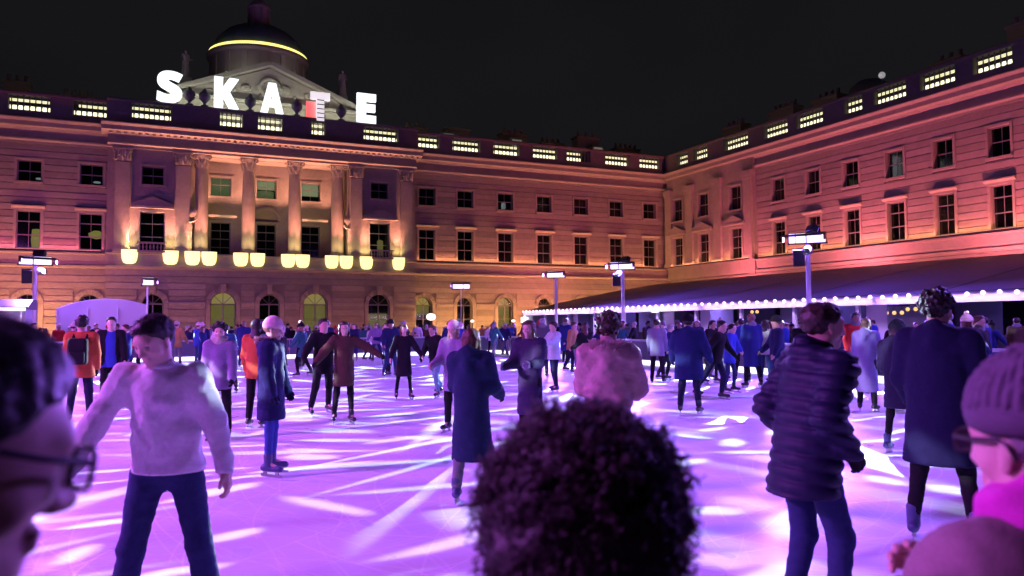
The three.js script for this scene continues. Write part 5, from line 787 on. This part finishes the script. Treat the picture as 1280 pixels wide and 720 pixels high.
add('woman with white hood and long hair at the right rail', 8.9, -5.1, 140, { h: 1.66, female: true, cell: 0.02, coat: cloth(0.08, 0.07, 0.15), pants: C.black, bulk: 0.04, len: 0.2, hood: true, furHood: C.cream, hair: 'long', hairMat: hairMat[2], legs: stand, gloves: C.black });
add('man in a dark cap at the right edge of the view', 8.0, -4.0, 120, { h: 1.72, cell: 0.02, coat: C.black, pants: C.black, bulk: 0.04, len: 0.2, hat: C.black, hair: 'short', legs: stand, gloves: C.black });

// ---------------------------------------------------------------- watchers right in front of the camera
function placeHead(label, target, face, o, category = 'person') {
  o.h = (o.h ?? 1.7) * (target.y + 0.03) / pose(o).head.y; const p = person(o), g = p.g, rot = Math.atan2(-target.x, -target.z) + face * RAD, q = p.J.head.clone().applyAxisAngle(V(0, 1, 0), rot);
  g.name = numbered('person'); tag(g, label, category); g.rotation.y = rot; g.position.set(target.x - q.x, target.y - q.y, target.z - q.z); scene.add(g); return p;
}
function glasses(p, mat) {
  const H = p.J.H, g = new THREE.Group(); g.name = 'glasses'; p.g.add(g);
  for (const e of [-1, 1]) {
    const rim = []; for (let k = 0; k <= 16; k++) { const a = k / 16 * Math.PI * 2; rim.push(H(e * 0.036 + Math.sign(Math.cos(a)) * Math.pow(Math.abs(Math.cos(a)), 0.6) * 0.027, 0.004 + Math.sign(Math.sin(a)) * Math.pow(Math.abs(Math.sin(a)), 0.6) * 0.021, 0.112)); }
    part('rim', new THREE.TubeGeometry(new THREE.CatmullRomCurve3(rim.slice(0, -1), true), 40, 0.0028, 6, true), mat, g); part('temple', tube([H(e * 0.064, 0.012, 0.112), H(e * 0.084, 0.014, 0.06), H(e * 0.094, 0.016, -0.01), H(e * 0.092, -0.012, -0.03)], 0.0036, 6, 20), mat, g);
    part('lens', new THREE.CircleGeometry(0.024, 20).scale(1.1, 0.85, 1).applyQuaternion(p.J.hq).translate(...P3(H(e * 0.036, 0.004, 0.112))), M.glass, g);
  }
  part('bridge', tube([H(-0.01, 0.008, 0.113), H(0, 0.013, 0.117), H(0.01, 0.008, 0.113)], 0.0026, 6, 8), mat, g);
}
function strands(p, n, len, r, mat, keep) { // many short hairs over the scalp
  const J = p.J, g = [];
  for (let k = 0; k < n; k++) {
    const a = rnd() * 6.283, y = rr(-0.2, 1), q = Math.sqrt(1 - y * y), dir = V(Math.cos(a) * q, y, Math.sin(a) * q), base = V(dir.x * 0.088, 0.043 + dir.y * 0.092, -0.012 + dir.z * 0.11); if (!keep(base)) continue;
    const flow = V(dir.x * 0.5, dir.y * 0.5 - 0.25, dir.z * 0.5 + (dir.z > 0 ? 0.5 : -0.5)).add(V(rr(-0.5, 0.5), rr(-0.3, 0.5), rr(-0.5, 0.5))).normalize().multiplyScalar(len * rr(0.6, 1.2));
    const A = J.H(base.x, base.y, base.z), B = J.H(base.x + flow.x, base.y + flow.y, base.z + flow.z); g.push(rod(A, B, r, 3, r * 0.3));
  }
  part('hair_strands', g, mat, p.g, 'stuff');
}
for (const [p, n, l] of [[whiteMan, 1500, 0.022], [puffMan, 1500, 0.02], [tallMan, 1500, 0.045]]) strands(p, n, l, 0.0016, p === puffMan ? hairMat[1] : hairMat[0], (b) => b.y > 0.08 || (b.z < -0.02 && b.y > -0.01));
{
  const p = placeHead('man in glasses with short dark hair, nearest watcher, in profile', V(-0.185, 1.572, -0.93), 102, { h: 1.7, cell: 0.016, headCell: 0.004, hairCell: 0.005, coat: C.black, pants: C.black, skin: skinTone[0], skates: false, bulk: 0.04, len: 0.2, collar: 0.05, headScale: 1.08, head: { p: 0.2 }, hair: 'short', hairMat: hairMat[0], arms: [{ f: 0.3, o: 0.1, e: 0.8 }, { f: 0.3, o: 0.1, e: 0.8 }], legs: stand, gloves: C.black });
  glasses(p, std({ color: rgb(0.01, 0.01, 0.012), roughness: 0.35 })); strands(p, 5200, 0.02, 0.0007, hairMat[0], (b) => (b.y > 0.085 && b.z < 0.05) || (b.z < -0.02 && b.y > -0.01));
}
{
  const p = placeHead('watcher with big dark curly hair, seen from behind', V(0.557, 1.422, -0.965), 176, { h: 1.6, female: true, cell: 0.018, headCell: 0.006, coat: C.black, pants: C.black, skin: skinTone[1], skates: false, bulk: 0.04, len: 0.2, collar: 0.02, hair: 'short', hairMat: hairMat[1], arms: [{ f: 0.4, o: 0.1, e: 0.9 }, { f: 0.4, o: 0.1, e: 0.9 }], legs: stand, gloves: C.black });
  const J = p.J, core = std({ color: rgb(0.016, 0.010, 0.009), roughness: 0.6 }), curl = std({ color: rgb(0.03, 0.019, 0.016), roughness: 0.5 });
  part('hair_mass', meshOf([cap(J.H(0, 0.05, -0.03), J.H(0, 0.04, 0.0), 0.118, 0.11, 0.05), cap(J.H(0, -0.02, -0.05), J.H(0, -0.2, -0.07), 0.128, 0.12, 0.06)], 0.007, (d, x, y, z) => d + 0.012 * N3(x * 22, y * 22, z * 22) + 0.008 * N3(x * 75, y * 75, z * 75)), core, p.g);
  const list = [];
  for (let k = 0; k < 5600; k++) {
    const a = rnd() * 6.283, y = rr(-1, 1), q = Math.sqrt(1 - y * y), dir = V(Math.cos(a) * q, y, Math.sin(a) * q); if (dir.z > 0.55) continue;
    const low = y < 0 ? -y * 0.16 : 0, R = rr(0.118, 0.172) + 0.012 * N3(dir.x * 3, dir.y * 3, dir.z * 3), c = V(dir.x * R * 1.02, 0.035 + dir.y * R * (y > 0 ? 0.98 : 1.1) - low, -0.04 + dir.z * R), ax = dir.clone().multiplyScalar(0.35).add(V(rr(-0.5, 0.5), rr(-1.1, 0.1), rr(-0.5, 0.5))).normalize(), u = new THREE.Vector3().crossVectors(ax, V(0.3, 0.8, 0.5)).normalize(), v = new THREE.Vector3().crossVectors(ax, u), hr = rr(0.004, 0.010), L = rr(0.03, 0.065), turns = rr(1.2, 2.8), ph = rnd() * 6.28, pts = [];
    for (let t = 0; t <= 9; t++) { const f = t / 9, an = ph + f * turns * 6.283, s = c.clone().addScaledVector(ax, (f - 0.4) * L).addScaledVector(u, Math.cos(an) * hr).addScaledVector(v, Math.sin(an) * hr); pts.push(J.H(s.x, s.y, s.z)); }
    list.push(new THREE.TubeGeometry(new THREE.CatmullRomCurve3(pts), 12, rr(0.0006, 0.0016), 3, false));
  }
  part('curls', list, curl, p.g, 'stuff');
}
{
  const p = placeHead('watcher in glasses, grey knitted hat and magenta scarf', V(1.262, 1.500, -0.775), -125, { h: 1.62, female: true, cell: 0.015, headCell: 0.004, hairCell: 0.006, coat: C.mauve, pants: C.black, skin: skinTone[1], skates: false, bulk: 0.055, len: 0.3, hair: 'short', hairMat: hairMat[4], hat: C.greyHat, scarf: C.magenta, legs: stand, arms: [{ f: 0.3, o: 0.15, e: 0.7, i: 0.2 }, { f: 0.56, o: 0.25, e: 1.37, i: 0.3 }], curl: 0.9 });
  glasses(p, std({ color: rgb(0.02, 0.015, 0.015), roughness: 0.35 }));
}

{ // an unseen watcher added beside him, outside the picture, to keep the side lamps off his face
  placeHead('unseen tall watcher in a dark coat, added to shade the man in glasses', V(-0.78, 1.72, -0.98), 150, { h: 1.86, broad: 1.1, cell: 0.03, coat: C.black, pants: C.black, skates: false, bulk: 0.05, len: 0.3, hair: 'short', hat: C.black, legs: stand, gloves: C.black });
}

// ---------------------------------------------------------------- skaters and strollers farther off
const crowdPool = [
  { h: 1.74, bulk: 0.035, len: 0.2, hair: 'short', legs: [{ s: 0.2, o: 0.08, k: 0.3 }, { s: -0.2, o: 0.1, k: 0.2 }], arms: [{ f: 0.4, o: 0.3 }, { f: -0.2, o: 0.3 }] },
  { h: 1.66, female: true, bulk: 0.035, len: 0.35, hair: 'long', slim: 0.85, legs: stand, arms: [{ f: 0.3, o: 0.15, e: 0.9 }, { f: 0.3, o: 0.15, e: 0.9 }] },
  { h: 1.78, broad: 1.1, bulk: 0.045, len: 0.25, hood: true, hair: 'short', legs: [{ s: 0.05, o: 0.12, k: 0.1 }, { s: -0.05, o: 0.12, k: 0.1 }], arms: [{ f: 0.1, o: 0.2, e: 0.5 }, { f: 0.1, o: 0.22, e: 0.5 }] },
  { h: 1.68, female: true, bulk: 0.04, len: 0.3, hat: C.cream, pom: true, hair: 'long', legs: [{ s: 0.25, o: 0.06, k: 0.4 }, { s: -0.25, o: 0.06, k: 0.2 }], arms: [{ f: 0.2, o: 0.6 }, { f: 0.2, o: 0.6 }] },
  { h: 1.72, bulk: 0.03, len: 0.14, hair: 'short', lean: 0.25, legs: [{ s: 0.4, o: 0.06, k: 0.6 }, { s: -0.4, o: 0.1, k: 0.15 }], arms: [{ f: 0.6, o: 0.3, e: 0.5 }, { f: -0.4, o: 0.3, e: 0.4 }] },
  { h: 1.70, female: true, bulk: 0.03, len: 0.6, skirt: 0.04, hair: 'bun', legs: stand, arms: [{ f: 0.1, o: 0.15 }, { f: 0.5, o: 0.2, e: 1.2 }] },
  { h: 1.76, bulk: 0.045, len: 0.18, hat: C.black, hair: 'short', legs: [{ s: 0.1, o: 0.1, k: 0.2 }, { s: -0.05, o: 0.14, k: 0.1 }], arms: [{ f: 0.2, o: 0.35, e: 0.3 }, { f: 0.3, o: 0.3, e: 0.5 }] },
  { h: 1.64, female: true, bulk: 0.04, len: 0.22, hair: 'tail', slim: 0.85, lean: 0.12, legs: [{ s: 0.2, o: 0.1, k: 0.3 }, { s: 0.0, o: 0.12, k: 0.15 }], arms: [{ f: 0.2, o: 0.8 }, { f: 0.3, o: 0.5, e: 0.6 }] },
  { h: 1.8, bulk: 0.035, len: 0.45, skirt: 0.03, hair: 'short', scarf: C.grey, legs: [{ s: 0.2, o: 0.05, k: 0.2 }, { s: -0.15, o: 0.05, k: 0.1 }] },
  { h: 1.30, bulk: 0.04, len: 0.2, hat: C.red, pom: true, hair: 'short', headScale: 1.2, legs: [{ s: 0.1, o: 0.1, k: 0.2 }, { s: -0.1, o: 0.1, k: 0.1 }], arms: [{ f: 0.2, o: 0.6 }, { f: 0.2, o: 0.6 }] },
].flatMap((o) => [true, false].map((skates) => ({ ...o, skates })));
const protos = crowdPool.map((o) => person({ ...o, cell: 0.034, coat: C.black, pants: C.black }).g);
const tones = [['black', C.black, 8], ['navy', C.navy, 9], ['dark blue', cloth(0.02, 0.03, 0.15), 7], ['grey', cloth(0.1, 0.1, 0.12), 2], ['blue', C.blue, 2], ['red', C.red, 1], ['tan', C.tan, 1], ['white', C.white, 1], ['lilac', C.lilac, 1], ['teal', cloth(0.04, 0.15, 0.18), 1], ['brown', C.brown, 2], ['pale pink', C.pinkCoat, 1]].flatMap(([n, m, k]) => Array(k).fill([n, m]));
const spots = [];
scene.children.forEach((c) => { if (c.userData.category === 'person' || c.userData.category === 'lamp post') spots.push([c.position.x, c.position.z]); });
const usedLabels = new Set();
function crowd(n, x0, x1, z0, z1, onIce, where, y) {
  for (let k = 0, t = 0; k < n && t < n * 40; t++) {
    const x = rr(x0, x1), z = rr(z0, z1); if (spots.some((p) => Math.hypot(p[0] - x, p[1] - z) < 0.75)) continue;
    spots.push([x, z]); k++;
    const i = Math.floor(rnd() * 10), g = protos[i * 2 + (onIce ? 0 : 1)].clone(), [tn, tm] = pick(tones), kind = crowdPool[i * 2], trousers = pick([C.black, C.black, C.jeansDark, C.jeans, C.grey]), hm = pick(hairMat), hat = kind.hat ? pick([C.black, C.cream, C.grey, C.red, C.pinkHat]) : null, sk = pick(skinTone);
    g.traverse((m) => { if (!m.isMesh) return; if (m.name === 'coat') m.material = tm; else if (m.name === 'trousers') m.material = trousers; else if (m.name === 'hair') m.material = hm; else if (m.name === 'body') m.material = sk; else if (/hat|pompom/.test(m.name)) m.material = hat; });
    g.scale.setScalar(rr(0.96, 1.05)); const child = i === 9;
    const turn = rr(0, 360), facing = ['facing us', 'facing right', 'facing away', 'facing left'][Math.round(turn / 90) % 4], tw = trousers === C.grey ? 'grey trousers' : trousers === C.jeans ? 'jeans' : 'dark trousers';
    let label = `${['man', 'long-haired woman', 'hooded man', 'woman in bobble hat', 'leaning man', 'woman with bun', 'man in cap', 'woman with ponytail', 'man in scarf', 'small child'][i]}, ${tn} ${kind.len > 0.4 ? 'long coat' : kind.len > 0.24 ? 'coat' : 'jacket'}, ${where(x, z)}`;
    for (const more of [facing, tw]) if (usedLabels.has(label)) label = label.replace(/^([^,]*)/, '$1 ' + more); if (label.split(/\s+/).length > 16) label = label.replace(/ the /g, ' '); usedLabels.add(label);
    place(g, 'person', label, 'person', x, z, turn, onIce ? 'skaters far out on the ice' : 'people strolling beyond the ice', y);
  }
}
const px = (x, z) => { const v = V(x, 1, z).project(camera); return v.x; };
camera.updateMatrixWorld(true);
const far = (x, z) => { const v = px(x, z); return v < -0.72 ? 'by the white marquee' : v < -0.42 ? 'below the left loggia' : v < -0.2 ? 'below the right columns' : v < 0.02 ? 'before the right arches' : v < 0.25 ? 'by the far marquee end' : v < 0.5 ? 'by the middle marquee' : 'by the near marquee'; };
crowd(44, -6, 17.6, -24, -41.2, true, (x, z) => 'far on the ice ' + far(x, z), 0);
crowd(14, 10.5, 17.6, -14, -24, true, (x, z) => 'on the ice ' + far(x, z), 0);
crowd(95, -10, 25.5, -42.9, -58, false, (x, z) => 'beyond the ice ' + far(x, z), -0.03);
crowd(60, 19.2, 26.0, -9, -42, false, (x, z) => 'behind the barrier ' + far(x, z), -0.03);
crowd(12, 12.5, 17.6, -6.5, -14, true, (x, z) => 'near the side barrier ' + far(x, z), 0);
crowd(12, 19.2, 25, -6, -14, false, (x, z) => 'behind the near barrier ' + far(x, z), -0.03);

// ---------------------------------------------------------------- statues on the roof, beside the pediment
for (const [u, lb, turn] of [[2.24, 'weathered stone statue on the roof behind the letter S', 0.2], [14.86, 'weathered stone statue on the roof between the letters T and E', -0.3]]) {
  const o = { h: 2.3, female: true, cell: 0.05, skates: false, arms: [{ f: 0.2, o: 0.3, e: 1.1 }, { f: 0.3, o: 0.2, e: 0.6 }], legs: stand }, J = pose(o), pr = [cap(J.pelvis, J.chest, 0.24, 0.22, 0.1, V(0, 0, 1), 0.8), cap(J.pelvis, V(0, 0.05, 0), 0.24, 0.36, 0.1), cap(J.arm[0].sh, J.arm[1].sh, 0.11, 0.11, 0.1), ...headPrims(J, false)]; for (const a of J.arm) pr.push(cap(a.sh, a.elbow, 0.1, 0.08, 0.05), cap(a.elbow, a.wrist, 0.08, 0.06, 0.05), ...handPrims(a, J.s, false));
  const g = thing('roof_statue', lb, 'statue', [u, 21.6, -DZ - 2.0], turn, 'statues beside the pediment'); part('draped_figure', meshOf(pr, 0.05, (d, x, y, z) => d + 0.05 * N3(x * 6, y * 1.5, z * 6)), M.stone, g); part('pedestal', box(-0.42, 0.42, -1.54, 0.02, -0.42, 0.42), M.stone, g);
}
renderer.render(scene, camera);
